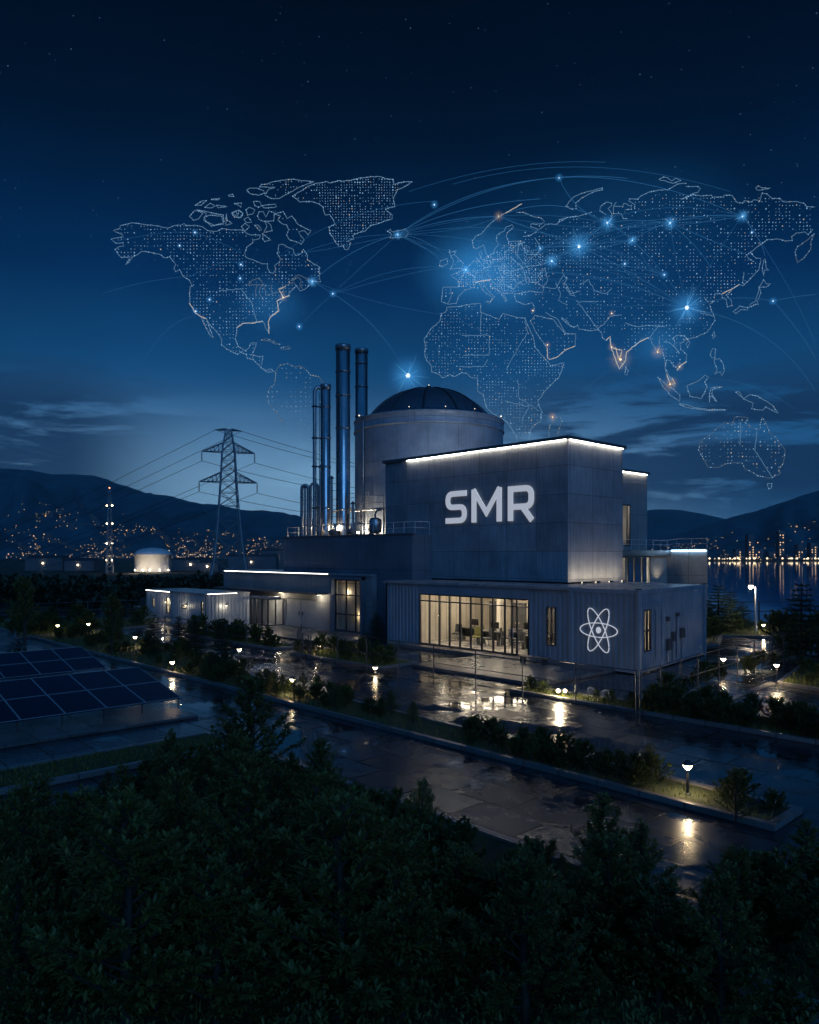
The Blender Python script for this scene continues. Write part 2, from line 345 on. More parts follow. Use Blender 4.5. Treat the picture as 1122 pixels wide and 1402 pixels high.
# the map of light
M['coast'] = pure_emit('map_coast_light', (0.34, 0.64, 1.0), 0.34)
M['coast_faint'] = pure_emit('map_faint_coast_light', (0.40, 0.60, 0.82), 0.20)
M['coast_warm'] = pure_emit('map_warm_coast_light', (1.0, 0.82, 0.62), 0.60)
M['border'] = pure_emit('map_border_light', (0.30, 0.62, 0.98), 0.40)
M['dots'] = pure_emit('map_dot_light', (0.36, 0.66, 1.0), 0.72)
M['dots_warm'] = pure_emit('map_warm_dot_light', (1.0, 0.88, 0.72), 0.55)
M['arc'] = pure_emit('map_arc_light', (0.07, 0.36, 0.86), 0.27)
M['core'] = pure_emit('map_node_light', (0.82, 0.94, 1.0), 1.3)
M['core_warm'] = pure_emit('map_warm_node_light', (1.0, 0.80, 0.52), 1.4)
M['ray'] = pure_emit('map_ray_light', (0.16, 0.55, 0.98), 0.8)
M['ray_warm'] = pure_emit('map_warm_ray_light', (0.9, 0.55, 0.28), 0.4)
M['glow'] = glowmat('map_node_glow', (0.06, 0.36, 0.85), 0.20, 11.0)
M['glow_warm'] = glowmat('map_warm_glow', (0.9, 0.68, 0.45), 0.07, 9.0)
M['glow_wide'] = glowmat('map_wide_glow', (0.04, 0.30, 0.72), 0.15, 4.0)

# ------------------------------------------------------------------ mesh helpers
class MB:
    def __init__(s): s.v = []; s.f = []; s.mi = []; s.sm = []; s.cur = 0
    def add(s, vs, fs, smooth=False):
        o = len(s.v); s.v += [tuple(p) for p in vs]
        for f in fs: s.f.append([o+i for i in f]); s.mi.append(s.cur); s.sm.append(smooth)
    def box(s, x0, x1, y0, y1, z0, z1):
        s.add([(x0,y0,z0),(x1,y0,z0),(x1,y1,z0),(x0,y1,z0),(x0,y0,z1),(x1,y0,z1),(x1,y1,z1),(x0,y1,z1)],
              [(0,3,2,1),(4,5,6,7),(0,1,5,4),(1,2,6,5),(2,3,7,6),(3,0,4,7)]); return s
    def bbox(s, x0, x1, y0, y1, z0, z1, r=0.01):
        """box with chamfered upright and top edges"""
        p = [(x0+r,y0),(x1-r,y0),(x1,y0+r),(x1,y1-r),(x1-r,y1),(x0+r,y1),(x0,y1-r),(x0,y0+r)]
        q = [(x0+2*r,y0+r),(x1-2*r,y0+r),(x1-r,y0+2*r),(x1-r,y1-2*r),(x1-2*r,y1-r),(x0+2*r,y1-r),(x0+r,y1-2*r),(x0+r,y0+2*r)]
        vs = [(a,b,z0) for a,b in p]+[(a,b,z1-r) for a,b in p]+[(a,b,z1) for a,b in q]
        fs = [tuple(range(7,-1,-1)), tuple(range(16,24))]
        for i in range(8):
            j = (i+1) % 8; fs += [(i,j,8+j,8+i),(8+i,8+j,16+j,16+i)]
        s.add(vs, fs); return s
    def prism(s, poly, z0, z1):
        n = len(poly)
        s.add([(p[0],p[1],z0) for p in poly]+[(p[0],p[1],z1) for p in poly],
              [tuple(range(n-1,-1,-1)), tuple(range(n,2*n))]+[(i,(i+1)%n,n+(i+1)%n,n+i) for i in range(n)]); return s
    def hexa(s, p):
        s.add(p, [(0,3,2,1),(4,5,6,7),(0,1,5,4),(1,2,6,5),(2,3,7,6),(3,0,4,7)]); return s
    def tube(s, path, r, n=8, cap=True, smooth=True):
        P = [Vector(p) for p in path]; rs = r if isinstance(r, (list, tuple)) else [r]*len(P)
        vs = []; ref = None
        for i, p in enumerate(P):
            t = (P[min(i+1,len(P)-1)]-P[max(i-1,0)])
            if t.length < 1e-9: t = Vector((0,0,1))
            t.normalize()
            if ref is None: ref = Vector((0,0,1)) if abs(t.z) < 0.9 else Vector((1,0,0))
            u = t.cross(ref)
            if u.length < 1e-6: u = t.orthogonal()
            u.normalize(); v = t.cross(u); ref = -v if False else ref
            for k in range(n):
                a = 2*pi*k/n; vs.append(p+u*(cos(a)*rs[i])+v*(sin(a)*rs[i]))
        fs = []
        for i in range(len(P)-1):
            for k in range(n):
                j = (k+1) % n; fs.append((i*n+k, i*n+j, (i+1)*n+j, (i+1)*n+k))
        s.add(vs, fs, smooth)
        if cap: s.add([vs[k] for k in range(n)], [tuple(range(n-1,-1,-1))]); s.add(vs[-n:], [tuple(range(n))])
        return s
    def lathe(s, prof, c=(0,0,0), n=32, smooth=True):
        vs = []; m = len(prof)
        for r, z in prof:
            for k in range(n):
                a = 2*pi*k/n; vs.append((c[0]+r*cos(a), c[1]+r*sin(a), c[2]+z))
        fs = []
        for i in range(m-1):
            for k in range(n):
                j = (k+1) % n; fs.append((i*n+k, i*n+j, (i+1)*n+j, (i+1)*n+k))
        s.add(vs, fs, smooth); return s
    def ball(s, c, r, n=8, m=6):
        pr = [(max(1e-4, r*sin(pi*i/m)), -r*cos(pi*i/m)) for i in range(m+1)]
        return s.lathe(pr, c, n)
    def octa(s, c, r):
        x, y, z = c
        s.add([(x+r,y,z),(x-r,y,z),(x,y+r,z),(x,y-r,z),(x,y,z+r),(x,y,z-r)],
              [(0,2,4),(2,1,4),(1,3,4),(3,0,4),(2,0,5),(1,2,5),(3,1,5),(0,3,5)]); return s
    def build(s, name, mats, parent=None, recalc=False):
        me = bpy.data.meshes.new(name); off = Vector(parent['_o']) if parent is not None else Vector((0,0,0))
        if parent is not None:
            me.from_pydata([(p[0]-off.x, p[1]-off.y, p[2]-off.z) for p in s.v], [], s.f)
        else: me.from_pydata(s.v, [], s.f)
        ml = mats if isinstance(mats, (list, tuple)) else [mats]
        for m in ml: me.materials.append(m)
        me.polygons.foreach_set('material_index', s.mi); me.polygons.foreach_set('use_smooth', s.sm)
        if recalc:
            bm = bmesh.new(); bm.from_mesh(me); bmesh.ops.recalc_face_normals(bm, faces=bm.faces); bm.to_mesh(me); bm.free()
        uv = me.uv_layers.new(name='UVMap')      # box projection in metres
        co = s.v
        buf = [0.0]*(2*len(me.loops))
        for p in me.polygons:
            nx, ny, nz = abs(p.normal.x), abs(p.normal.y), abs(p.normal.z)
            for li in p.loop_indices:
                v = co[me.loops[li].vertex_index]
                if nz >= nx and nz >= ny: q = (v[0], v[1])
                elif ny >= nx: q = (v[0], v[2])
                else: q = (v[1], v[2])
                buf[2*li] = q[0]; buf[2*li+1] = q[1]
        uv.data.foreach_set('uv', buf)
        o = bpy.data.objects.new(name, me); COL.objects.link(o)
        if parent is not None:
            o.parent = parent; o['_o'] = tuple(off)
        else: o['_o'] = (0.0, 0.0, 0.0)
        return o
def tag(o, label, cat, group=None):
    o['label'] = label; o['category'] = cat
    if group: o['group'] = group
    return o
def thing(name, label, cat, loc=(0,0,0), group=None):
    o = bpy.data.objects.new(name, None); COL.objects.link(o)
    o.location = loc; o['_o'] = tuple(float(v) for v in loc); o.empty_display_size = 0.3
    return tag(o, label, cat, group)
def struct(o, kind='structure'): o['kind'] = kind; return o
def kids(o): return [c for c in ALLKIDS.get(o.name, [])]
def copy_tree(o, loc, rotz=0.0, scale=None, label=None, group=None):
    r = o.copy(); COL.objects.link(r); r.location = loc; r.rotation_euler = (0, 0, rotz)
    if scale is not None: r.scale = scale if isinstance(scale, tuple) else (scale,)*3
    if label: r['label'] = label
    if group: r['group'] = group
    for c in list(o.children):
        d = c.copy(); COL.objects.link(d); d.parent = r
        for g in list(c.children):
            e = g.copy(); COL.objects.link(e); e.parent = d
    return r
def light(kind, loc, energy, parent=None, col=(1.0, 0.74, 0.42), size=0.1, rot=None, spot=None, name='lamp_light'):
    l = bpy.data.lights.new(name, kind); l.energy = energy; l.color = col
    if kind == 'AREA': l.size = size if not isinstance(size, tuple) else size[0]
    if kind == 'AREA' and isinstance(size, tuple): l.shape = 'RECTANGLE'; l.size_y = size[1]
    if kind in ('POINT', 'SPOT'): l.shadow_soft_size = size
    if kind == 'SPOT' and spot: l.spot_size = radians(spot); l.spot_blend = 0.8
    o = bpy.data.objects.new(name, l); COL.objects.link(o)
    if parent is not None:
        o.parent = parent; f = parent['_o']; loc = (loc[0]-f[0], loc[1]-f[1], loc[2]-f[2])
    o.location = loc
    if rot: o.rotation_euler = rot
    return o
def cut(s0, s1, z0, z1, ops):
    """rectangles left of a wall face around its openings"""
    out = []; xs = sorted({s0, s1, *[o[0] for o in ops], *[o[1] for o in ops]})
    for a, b in zip(xs[:-1], xs[1:]):
        mid = (a+b)/2; hs = sorted((o[2], o[3]) for o in ops if o[0] <= mid <= o[1]); z = z0
        for lo, hi in hs:
            if lo > z+1e-4: out.append((a, b, z, lo))
            z = max(z, hi)
        if z < z1-1e-4: out.append((a, b, z, z1))
    return out
def wall(mb, p0, p1, z0, z1, th, ops=(), corr=0.0):
    """wall from p0 to p1, its outside on the right hand; corr = depth of the corrugation"""
    p0 = Vector(p0); d = Vector(p1)-p0; L = d.length; d.normalize(); nrm = Vector((d.y, -d.x))
    for s0, s1, a, b in cut(0, L, z0, z1, list(ops)):
        if not corr:
            q = [p0+d*s0, p0+d*s1, p0+d*s1-nrm*th, p0+d*s0-nrm*th]
            mb.hexa([(v.x, v.y, a) for v in q]+[(v.x, v.y, b) for v in q])
        else:
            per = 0.27
            def prof_(s):
                f = (s/per) % 1.0
                if f < 0.42: return 0.0
                if f < 0.5: return (f-0.42)/0.08*corr
                if f < 0.92: return corr
                return (1-(f-0.92)/0.08)*corr
            ss = [(s0, prof_(s0+1e-5))]; k = math.floor(s0/per)
            while k*per < s1+per:
                for fx, h in ((0.0, 0), (0.42, 0), (0.5, 1), (0.92, 1)):
                    s = (k+fx)*per
                    if s0+1e-4 < s < s1-1e-4: ss.append((s, h*corr))
                k += 1
            ss.append((s1, prof_(s1-1e-5)))
            ou = [p0+d*s-nrm*h for s, h in ss]; n = len(ou)
            inn = [p0+d*s-nrm*th for s, h in ss]
            vs = [(v.x, v.y, a) for v in ou]+[(v.x, v.y, b) for v in ou]+[(v.x, v.y, a) for v in inn]+[(v.x, v.y, b) for v in inn]
            fs = [(i, i+1, n+i+1, n+i) for i in range(n-1)]+[(2*n+i+1, 2*n+i, 3*n+i, 3*n+i+1) for i in range(n-1)]
            fs += [(n+i, n+i+1, 3*n+i+1, 3*n+i) for i in range(n-1)]+[(i+1, i, 2*n+i, 2*n+i+1) for i in range(n-1)]
            fs += [(0, n, 3*n, 2*n), (n-1, 3*n-1, 4*n-1, 2*n-1)]
            mb.add(vs, fs)
def onwall(p0, p1, s, off=0.0):
    p0 = Vector(p0); d = (Vector(p1)-p0).normalized(); n = Vector((d.y, -d.x)); q = p0+d*s+n*off
    return (q.x, q.y)
def wallbox(mb, p0, p1, s0, s1, z0, z1, o0, o1):
    """box on a wall, from o0 to o1 metres proud of it"""
    a, b = onwall(p0, p1, s0, o1), onwall(p0, p1, s1, o1); c, d = onwall(p0, p1, s1, o0), onwall(p0, p1, s0, o0)
    mb.hexa([(q[0], q[1], z0) for q in (a, b, c, d)]+[(q[0], q[1], z1) for q in (a, b, c, d)])
def window(parent, p0, p1, s0, s1, z0, z1, cols=(), rows=(), fw=0.06, name='window', inset=-0.03):
    mb = MB()
    xs = [s0]+[s0+(s1-s0)*c for c in cols]+[s1]; zs = [z0]+[z0+(z1-z0)*r for r in rows]+[z1]
    for i, x in enumerate(xs):
        e = fw if 0 < i < len(xs)-1 else 0
        lo = x-e/2 if e else (x if i == 0 else x-fw); wallbox(mb, p0, p1, lo, lo+fw, z0, z1, inset-0.05, inset+0.045)
    for i, z in enumerate(zs):
        lo = z if i == 0 else (z-fw if i == len(zs)-1 else z-fw/2)
        for j in range(len(xs)-1):
            l = xs[j]+(fw if j == 0 else fw/2); r = xs[j+1]-(fw if j == len(xs)-2 else fw/2)
            wallbox(mb, p0, p1, l, r, lo, lo+fw, inset-0.046, inset+0.041)
    f = mb.build(name, M['frame'], parent)
    g = MB(); wallbox(g, p0, p1, s0+fw*0.5, s1-fw*0.5, z0+fw*0.5, z1-fw*0.5, inset-0.012, inset-0.004)
    g.build('pane', M['glass'], f)
    return f
def inset_poly(P, k):
    n = len(P); out = []
    for i in range(n):
        p, q, r = Vector(P[i-1]), Vector(P[i]), Vector(P[(i+1) % n])
        d1, d2 = (q-p).normalized(), (r-q).normalized(); n1, n2 = Vector((-d1.y, d1.x)), Vector((-d2.y, d2.x))
        b = (n1+n2); b = b/max(0.2, b.dot(n1)); out.append((q.x+b.x*k, q.y+b.y*k))
    return out
def inside(x, y, P):
    r = False; j = len(P)-1
    for i in range(len(P)):
        if (P[i][1] > y) != (P[j][1] > y) and x < (P[j][0]-P[i][0])*(y-P[i][1])/(P[j][1]-P[i][1])+P[i][0]: r = not r
        j = i
    return r
# ------------------------------------------------------------------ ground, water, hills
def sm(t): t = max(0.0, min(1.0, t)); return t*t*(3-2*t)
def fbm(x, y, o=4):
    return mnoise.fractal(Vector((x, y, 3.7)), 1.0, 2.0, o)
def land_h(lat, d):
    m1 = sm((lat-0.13*d)/(0.05*abs(d)+5)); m2 = sm((d-57)/9); m3 = 1-sm((d-985)/30)
    r = math.hypot(lat, d); bump = fbm(lat*0.05, d*0.05)*0.5*sm((r-70)/60)
    return -0.06-6.5*m1*m2*m3+bump*(1-m1)
def make_land():
    vs = []; fs = []; rings = [2.5]
    while rings[-1] < 5200: rings.append(rings[-1]*1.045)
    n = 260
    for r in rings:
        for k in range(n):
            a = 2*pi*k/n; lat, d = r*sin(a), r*cos(a); p = ld(lat, d); vs.append((p[0], p[1], land_h(lat, d)))
    for i in range(len(rings)-1):
        for k in range(n):
            j = (k+1) % n; fs.append((i*n+k, (i+1)*n+k, (i+1)*n+j, i*n+j))
    fs.append(tuple(range(n)))
    mb = MB(); mb.add(vs, fs, True); return struct(mb.build('ground', M['land'], None, True))
make_land()
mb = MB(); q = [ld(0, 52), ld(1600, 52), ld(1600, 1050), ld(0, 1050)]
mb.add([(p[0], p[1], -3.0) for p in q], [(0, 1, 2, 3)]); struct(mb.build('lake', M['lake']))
def interp(T, x):
    if x <= T[0][0]: return T[0][1]
    for (a, p), (b, q) in zip(T[:-1], T[1:]):
        if x <= b: t = (x-a)/(b-a); return p+(q-p)*t
    return T[-1][1]
HILLS = {}
def hill(name, tab, d0, d1, d2, zb, rough=1.0):
    x0, x1 = tab[0][0], tab[-1][0]; nx = 150; nr = 34; vs = []; fs = []
    def H(x, t):       # t 0..1 foot to ridge
        zr = CAMZ+(HY-interp(tab, x))/F*d1
        base = zb+(zr-zb)*(0.35*t+0.65*sm(t))
        return base+(zr-zb)*0.26*rough*fbm(x*0.022, t*2.2, 5)*sin(pi*min(1, t))*max(0.0, 1-t)**0.6
    HILLS[name] = (H, d0, d1)
    for i in range(nx+1):
        x = x0+(x1-x0)*i/nx
        for j in range(nr+1):
            t = j/nr*1.35; d = d0+(d1-d0)*t
            if t <= 1: z = H(x, t)
            else: z = H(x, 1)*(1-(t-1)*0.9)
            z += fbm(x*0.09, t*9, 4)*rough*0.004*d1*0.25*sm(t*3)
            p = ld((x-HX)/F*d, d); vs.append((p[0], p[1], z))
    for i in range(nx):
        for j in range(nr):
            fs.append((i*(nr+1)+j, (i+1)*(nr+1)+j, (i+1)*(nr+1)+j+1, i*(nr+1)+j+1))
    mb = MB(); mb.add(vs, fs, True); return struct(mb.build(name, M['hill'], None, True))
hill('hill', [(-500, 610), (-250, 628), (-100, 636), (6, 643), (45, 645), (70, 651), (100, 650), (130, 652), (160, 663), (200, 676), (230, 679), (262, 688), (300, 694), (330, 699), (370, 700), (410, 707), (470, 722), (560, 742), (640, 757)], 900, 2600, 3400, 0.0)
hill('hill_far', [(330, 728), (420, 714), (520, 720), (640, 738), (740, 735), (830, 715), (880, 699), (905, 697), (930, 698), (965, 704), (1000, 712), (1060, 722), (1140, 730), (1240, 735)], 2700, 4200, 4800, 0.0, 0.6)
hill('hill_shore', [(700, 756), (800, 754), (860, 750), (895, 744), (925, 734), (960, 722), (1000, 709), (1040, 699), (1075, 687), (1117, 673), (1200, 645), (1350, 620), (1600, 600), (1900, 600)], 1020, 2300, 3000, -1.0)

mb = MB(); mb.prism([(-72, -14), (14, -14), (14, 49), (-72, 49)], -0.05, 0.0); struct(mb.build('paving', M['paving']))
BEDS = {}
def bed(key, P, soil=0.085, kerb=0.13, kw=0.16):
    I = inset_poly(P, kw); n = len(P); mb = MB()
    vs = [(x, y, 0.0) for x, y in P]+[(x, y, kerb) for x, y in P]+[(x, y, kerb) for x, y in I]+[(x, y, 0.0) for x, y in I]
    fs = []
    for i in range(n):
        j = (i+1) % n; fs += [(i, j, n+j, n+i), (n+i, n+j, 2*n+j, 2*n+i), (2*n+i, 2*n+j, 3*n+j, 3*n+i)]
    mb.add(vs, fs); struct(mb.build('kerb', M['kerb']))
    # lumpy soil
    I2 = inset_poly(P, kw-0.005); mb = MB(); m = MB()
    xs = [p[0] for p in I2]; ys = [p[1] for p in I2]
    mb.prism(I2, 0.002, soil); struct(mb.build('planting_bed', M['soil'])); BEDS[key] = I
bed('long', [(-62, 14.2), (-5.3, 14.0), (-5.3, 15.4), (-26, 16.1), (-33, 18.3), (-62, 19.6)])
bed('front', [(-15.6, -6), (7, -6), (7, 8.5), (-5.8, 8.5), (-5.8, 10.1), (-15.6, 10.1)])
bed('strip', [(-18.9, -6), (-17.1, -6), (-17.1, 10.1), (-18.9, 10.1)])
bed('corner', [(-4.3, 8.7), (7, 8.7), (7, 13.4), (-4.3, 13.4)])
bed('fence', [(-17.3, 21.25), (-2.0, 21.25), (-2.0, 23.2), (-11.4, 23.4), (-13.0, 22.6), (-17.3, 22.4)])
bed('door', [(-31.5, 21.3), (-24.6, 21.3), (-24.6, 23.7), (-31.5, 23.7)])
bed('yard', [(-45, 21.6), (-33.4, 21.6), (-33.4, 23.4), (-45, 23.4)])
bed('shore', [gp(x, y)[:2] for x, y in ((958, 872), (1072, 874), (1150, 880), (1175, 853), (958, 853))])
bed('bay', [gp(x, y)[:2] for x, y in ((945, 888), (985, 884), (990, 872), (950, 872))])
bed('east', [gp(x, y)[:2] for x, y in ((1064, 938), (1150, 952), (1150, 912), (1100, 910))])
bed('west', [gp(x, y)[:2] for x, y in ((20, 876), (120, 866), (212, 858), (216, 849), (10, 849))])
mb = MB(); mb.prism([(-37, -6), (-21.2, -6), (-21.2, 11.0), (-37, 11.0)], 0.004, 0.09); struct(mb.build('paved_pad', M['slab']))
mb = MB(); mb.prism([(-24.2, 22.9), (-17.2, 22.9), (-17.2, 27.3), (-24.2, 27.3)], 0.004, 0.13)
mb.prism([(-30, 27.303), (-17.2, 27.303), (-17.2, 28.17), (-30, 28.17)], 0.004, 0.19); struct(mb.build('entrance_pavement', M['slab']))
mb = MB(); mb.prism([(-46.2, 25.2), (-33.5, 25.2), (-33.5, 29.3), (-46.2, 29.3)], 0.004, 0.10); struct(mb.build('yard_pavement', M['slab']))
mb = MB(); mb.prism([gp(x, y)[:2] for x, y in ((983, 961), (991, 964), (1064, 937), (1056, 934))], 0.004, 0.03); struct(mb.build('kerb', M['slab']))

# ------------------------------------------------------------------ main hall
HA0, HA1, HB0, HB1, HZ = -35.77, -21.9, 31.5, 36.67, 10.83
hall = thing('reactor_hall', 'tall panelled block with the big white letters and a light strip under its roof', 'building', (HA0, HB0, 0))
mb = MB(); mb.box(HA0, HA1, HB0, HB1, 3.63, HZ); mb.box(HA0, HA1, 34.2, HB1, 0, 3.625); mb.build('wall', M['hall'], hall)
def coping(parent, x0, x1, y0, y1, z, h=0.16, o=0.12, name='roof_coping', slab=True, mat='coping'):
    mb = MB(); mb.bbox(x0-o, x1+o, y0-o, y1+o, z+0.003, z+h, 0.02); return mb.build(name, M[mat], parent)
coping(hall, HA0, HA1, HB0, HB1, HZ, 0.17, 0.16)
def strip(parent, x0, x1, y0, y1, z0, z1, mat='led'):
    mb = MB(); L = max(x1-x0, y1-y0); n = max(1, round(L/1.2)); g = 0.02      # separate fittings end to end
    for k in range(n):
        if x1-x0 > y1-y0: mb.box(x0+L*k/n+g, x0+L*(k+1)/n-g, y0, y1, z0, z1)
        else: mb.box(x0, x1, y0+L*k/n+g, y0+L*(k+1)/n-g, z0, z1)
    return mb.build('light_strip', M[mat], parent)
xs0 = a_at(558, HB0)
strip(hall, xs0, HA1-0.05, HB0-0.10, HB0-0.06, HZ-0.036, HZ-0.012)
strip(hall, HA1+0.06, HA1+0.10, HB0+0.05, HB1-0.1, HZ-0.036, HZ-0.012)
# up-lights washing the foot of the end wall
for k in range(4):
    b = HB0+0.6+k*1.25; mb = MB(); mb.bbox(HA1+0.50, HA1+0.64, b-0.11, b+0.11, 3.57, 3.66, 0.01); o = mb.build('uplight', M['dark_steel'], hall)
    g = MB(); g.box(HA1+0.488, HA1+0.497, b-0.09, b+0.09, 3.585, 3.645); g.build('lens', M['spot'], o)
    light('AREA', (HA1+0.57, b, 3.70), 11, hall, (1.0, 0.78, 0.50), (0.3, 0.9), (0, radians(160), 0))

# ------------------------------------------------------------------ lettering SMR
def stroke(mb, pts, wd, P0, sx, sz, y0, y1):
    """flat stroke of width wd along pts (u,v) on the hall front"""
    P = [Vector(p) for p in pts]; L = []; R = []
    for i, p in enumerate(P):
        a = (P[i]-P[i-1]).normalized() if i else (P[1]-P[0]).normalized()
        b = (P[i+1]-P[i]).normalized() if i < len(P)-1 else a
        na, nb = Vector((-a.y, a.x)), Vector((-b.y, b.x)); m = na+nb; m = m/max(0.35, m.dot(na))
        L.append(p+m*wd/2); R.append(p-m*wd/2)
    n = len(P); vs = []
    for y in (y0, y1):
        for q in L+R: vs.append((P0[0]+q.x*sx, y, P0[1]+q.y*sz))
    fs = []
    for i in range(n-1):
        fs += [(i, i+1, n+i+1, n+i), (2*n+i+1, 2*n+i, 3*n+i, 3*n+i+1), (i+1, i, 2*n+i, 2*n+i+1), (n+i, n+i+1, 3*n+i+1, 3*n+i)]
    fs += [(0, n, 3*n, 2*n), (n-1, 3*n-1, 4*n-1, 2*n-1)]
    fs = [f for f in fs]
    mb.add(vs, fs)
def rc(pts, r, n=6):
    """polyline with its corners rounded"""
    out = [Vector(pts[0])]
    for i in range(1, len(pts)-1):
        p, q, s = Vector(pts[i-1]), Vector(pts[i]), Vector(pts[i+1])
        rr = min(r, (p-q).length*0.49, (s-q).length*0.49)
        a, b = q+(p-q).normalized()*rr, q+(s-q).normalized()*rr
        for k in range(n+1):
            t = k/n; out.append(a*(1-t)**2+q*2*t*(1-t)+b*t*t)
    out.append(Vector(pts[-1])); return out
LH = 1.86; LW = 0.315
sa0, sa1 = a_at(612, HB0), a_at(733.5, HB0); tot = sa1-sa0
sign = thing('wall_sign', 'large white letters SMR fixed high on the front of the panelled hall', 'sign', (sa0, HB0, 6.83))
Z0 = 6.83
def letter(fn):
    mb = MB(); fn(mb); return mb.build('letter', M['white'], sign, True)
h = LH; w2 = LW/2; S = 1.0
X = [a_at(x, HB0)-sa0 for x in (612.5, 640.0, 647.5, 688.0, 697.3, 733.3)]
def dS(mb):
    W = X[1]
    stroke(mb, rc([(W, h-w2), (w2, h-w2), (w2, h/2), (W-w2, h/2), (W-w2, w2), (0.0, w2)], 0.40, 8), LW, (sa0, Z0), S, 1, HB0-0.03, HB0-0.11)
def dM(mb):
    x0 = X[2]; W = X[3]-X[2]
    stroke(mb, [(x0+w2, 0), (x0+w2, h)], LW, (sa0, Z0), S, 1, HB0-0.03, HB0-0.11)
    stroke(mb, [(x0+W-w2, 0), (x0+W-w2, h)], LW, (sa0, Z0), S, 1, HB0-0.03, HB0-0.11)
    stroke(mb, [(x0+w2*0.75, h-0.02), (x0+W/2, 0.52), (x0+W-w2*0.75, h-0.02)], LW*0.86, (sa0, Z0), S, 1, HB0-0.03, HB0-0.113)
def dR(mb):
    x0 = X[4]; W = X[5]-X[4]
    stroke(mb, [(x0+w2, 0), (x0+w2, h)], LW, (sa0, Z0), S, 1, HB0-0.03, HB0-0.11)
    stroke(mb, rc([(x0+w2+0.06, h-w2), (x0+W-w2-0.05, h-w2), (x0+W-w2-0.05, h*0.40), (x0+w2+0.06, h*0.40)], 0.40, 8), LW, (sa0, Z0), S, 1, HB0-0.03, HB0-0.113)
    stroke(mb, [(x0+W*0.55, h*0.40), (x0+W-0.16, 0.0)], LW*0.98, (sa0, Z0), S, 1, HB0-0.03, HB0-0.116)
letter(dS); letter(dM); letter(dR)

# ------------------------------------------------------------------ plinth building under the stacks
PA0, PA1, PB0, PB1, PZ = -44.9, a_at(565, 29.9), 29.9, 31.49, 6.19
plinth = thing('service_building', 'dark navy panelled block with a railed flat roof that carries the steel stacks', 'building', (PA0, PB0, 0))
mb = MB(); mb.prism([(PA0, PB0), (PA1, PB0), (PA1, PB1), (HA0-0.01, PB1), (HA0-0.01, 36.0), (PA0, 36.0)], 0, PZ); mb.build('wall', M['plinth'], plinth)
mb = MB(); mb.box(PA0-0.05, PA1+0.05, PB0-0.05, PB0+0.18, PZ+0.003, PZ+0.10); mb.build('roof_coping', M['coping'], plinth)

# ------------------------------------------------------------------ entrance pavilion with glazed front
EA0, EA1, EB, EZ = -31.96, -19.45, 28.2, 3.545
pav = thing('entrance_pavilion', 'low corrugated pavilion with a long lit glass front below the lettered hall', 'building', (EA0, EB, 0))
GA0, GA1 = a_at(575, EB), a_at(725, EB)
fw0, fw1 = (EA0, EB), (EA1, EB)
ops = [(GA0-EA0, GA1-EA0, 0.0, 2.92), (a_at(749, EB)-EA0, a_at(761, EB)-EA0, 0.84, 2.62)]
mb = MB(); wall(mb, fw0, (GA0, EB), 0.02, EZ-0.12, 0.12, [], 0.045); mb.build('corrugated_wall', M['corr_dark'], pav)
mb = MB(); wall(mb, (GA1, EB), fw1, 0.02, EZ-0.12, 0.12, [(ops[1][0]-(GA1-EA0), ops[1][1]-(GA1-EA0), 0.84, 2.62)], 0.045); mb.build('corrugated_wall', M['corr_dark'], pav)
mb = MB(); wall(mb, (EA0, 31.48), (EA0, EB), 0.02, EZ-0.12, 0.12, [], 0.045); mb.build('corrugated_wall', M['corr_dark'], pav)
mb = MB(); wallbox(mb, fw0, fw1, GA0-EA0, GA1-EA0, 2.92, EZ-0.12, -0.1, 0.03); mb.build('fascia', M['corr_dark'], pav)
mb = MB(); mb.prism([(EA0-0.1, EB-0.14), (EA1+0.0, EB-0.14), (EA1, 36.6), (HA1+0.004, 36.6), (HA1+0.004, 31.49), (EA0-0.1, 31.49)], EZ-0.118, EZ); mb.build('roof', M['roof'], pav)
mb = MB(); mb.prism([(EA0+0.13, EB+0.0), (EA1-0.1, EB), (EA1-0.1, 33.6), (EA0+0.13, 33.6)], 0.0, 0.2); mb.build('floor', M['floor'], pav)
mb = MB(); mb.box(EA0+0.13, EA1-0.1, 33.6, 33.75, 0, 3.4); mb.box(EA0+0.14, EA0+0.3, 31.6, 33.6, 0.2, 3.0); mb.box(EA1-0.25, EA1-0.11, EB+0.14, 33.6, 0.2, 3.4)
mb.box(GA0-0.5, GA0-0.38, EB+0.14, 33.6, 0.2, 3.0)
mb.build('inner_wall', M['slat'], pav)
mb = MB(); mb.box(EA0+0.13, EA1-0.1, EB+0.14, 33.6, 2.98, 3.05); mb.build('ceiling', M['plaster'], pav)
for i in range(5):
    for j in range(2):
        a = GA0+0.9+i*1.62; b = EB+1.0+j*2.5; mb = MB(); mb.bbox(a-0.45, a+0.45, b-0.12, b+0.12, 2.93, 2.975, 0.01); mb.build('ceiling_light', M['ceil_light'], pav)
mb = MB(); mb.bbox(EA1-1.2, EA1-0.5, EB+0.9, EB+1.15, 2.93, 2.975, 0.01); mb.build('ceiling_light', M['ceil_light'], pav)
# inside: pale columns and dark door leaves against the boards
for a in (-27.6, -25.4, -23.3):
    mb = MB(); mb.bbox(a-0.14, a+0.14, 32.9, 33.2, 0.2, 2.98, 0.01); mb.build('column', M['plaster'], pav)
for a in (-26.6, -24.3, -28.4):
    mb = MB(); mb.bbox(a-0.45, a+0.45, 33.52, 33.597, 0.2, 2.3, 0.01); mb.build('inner_door', M['desk'], pav)
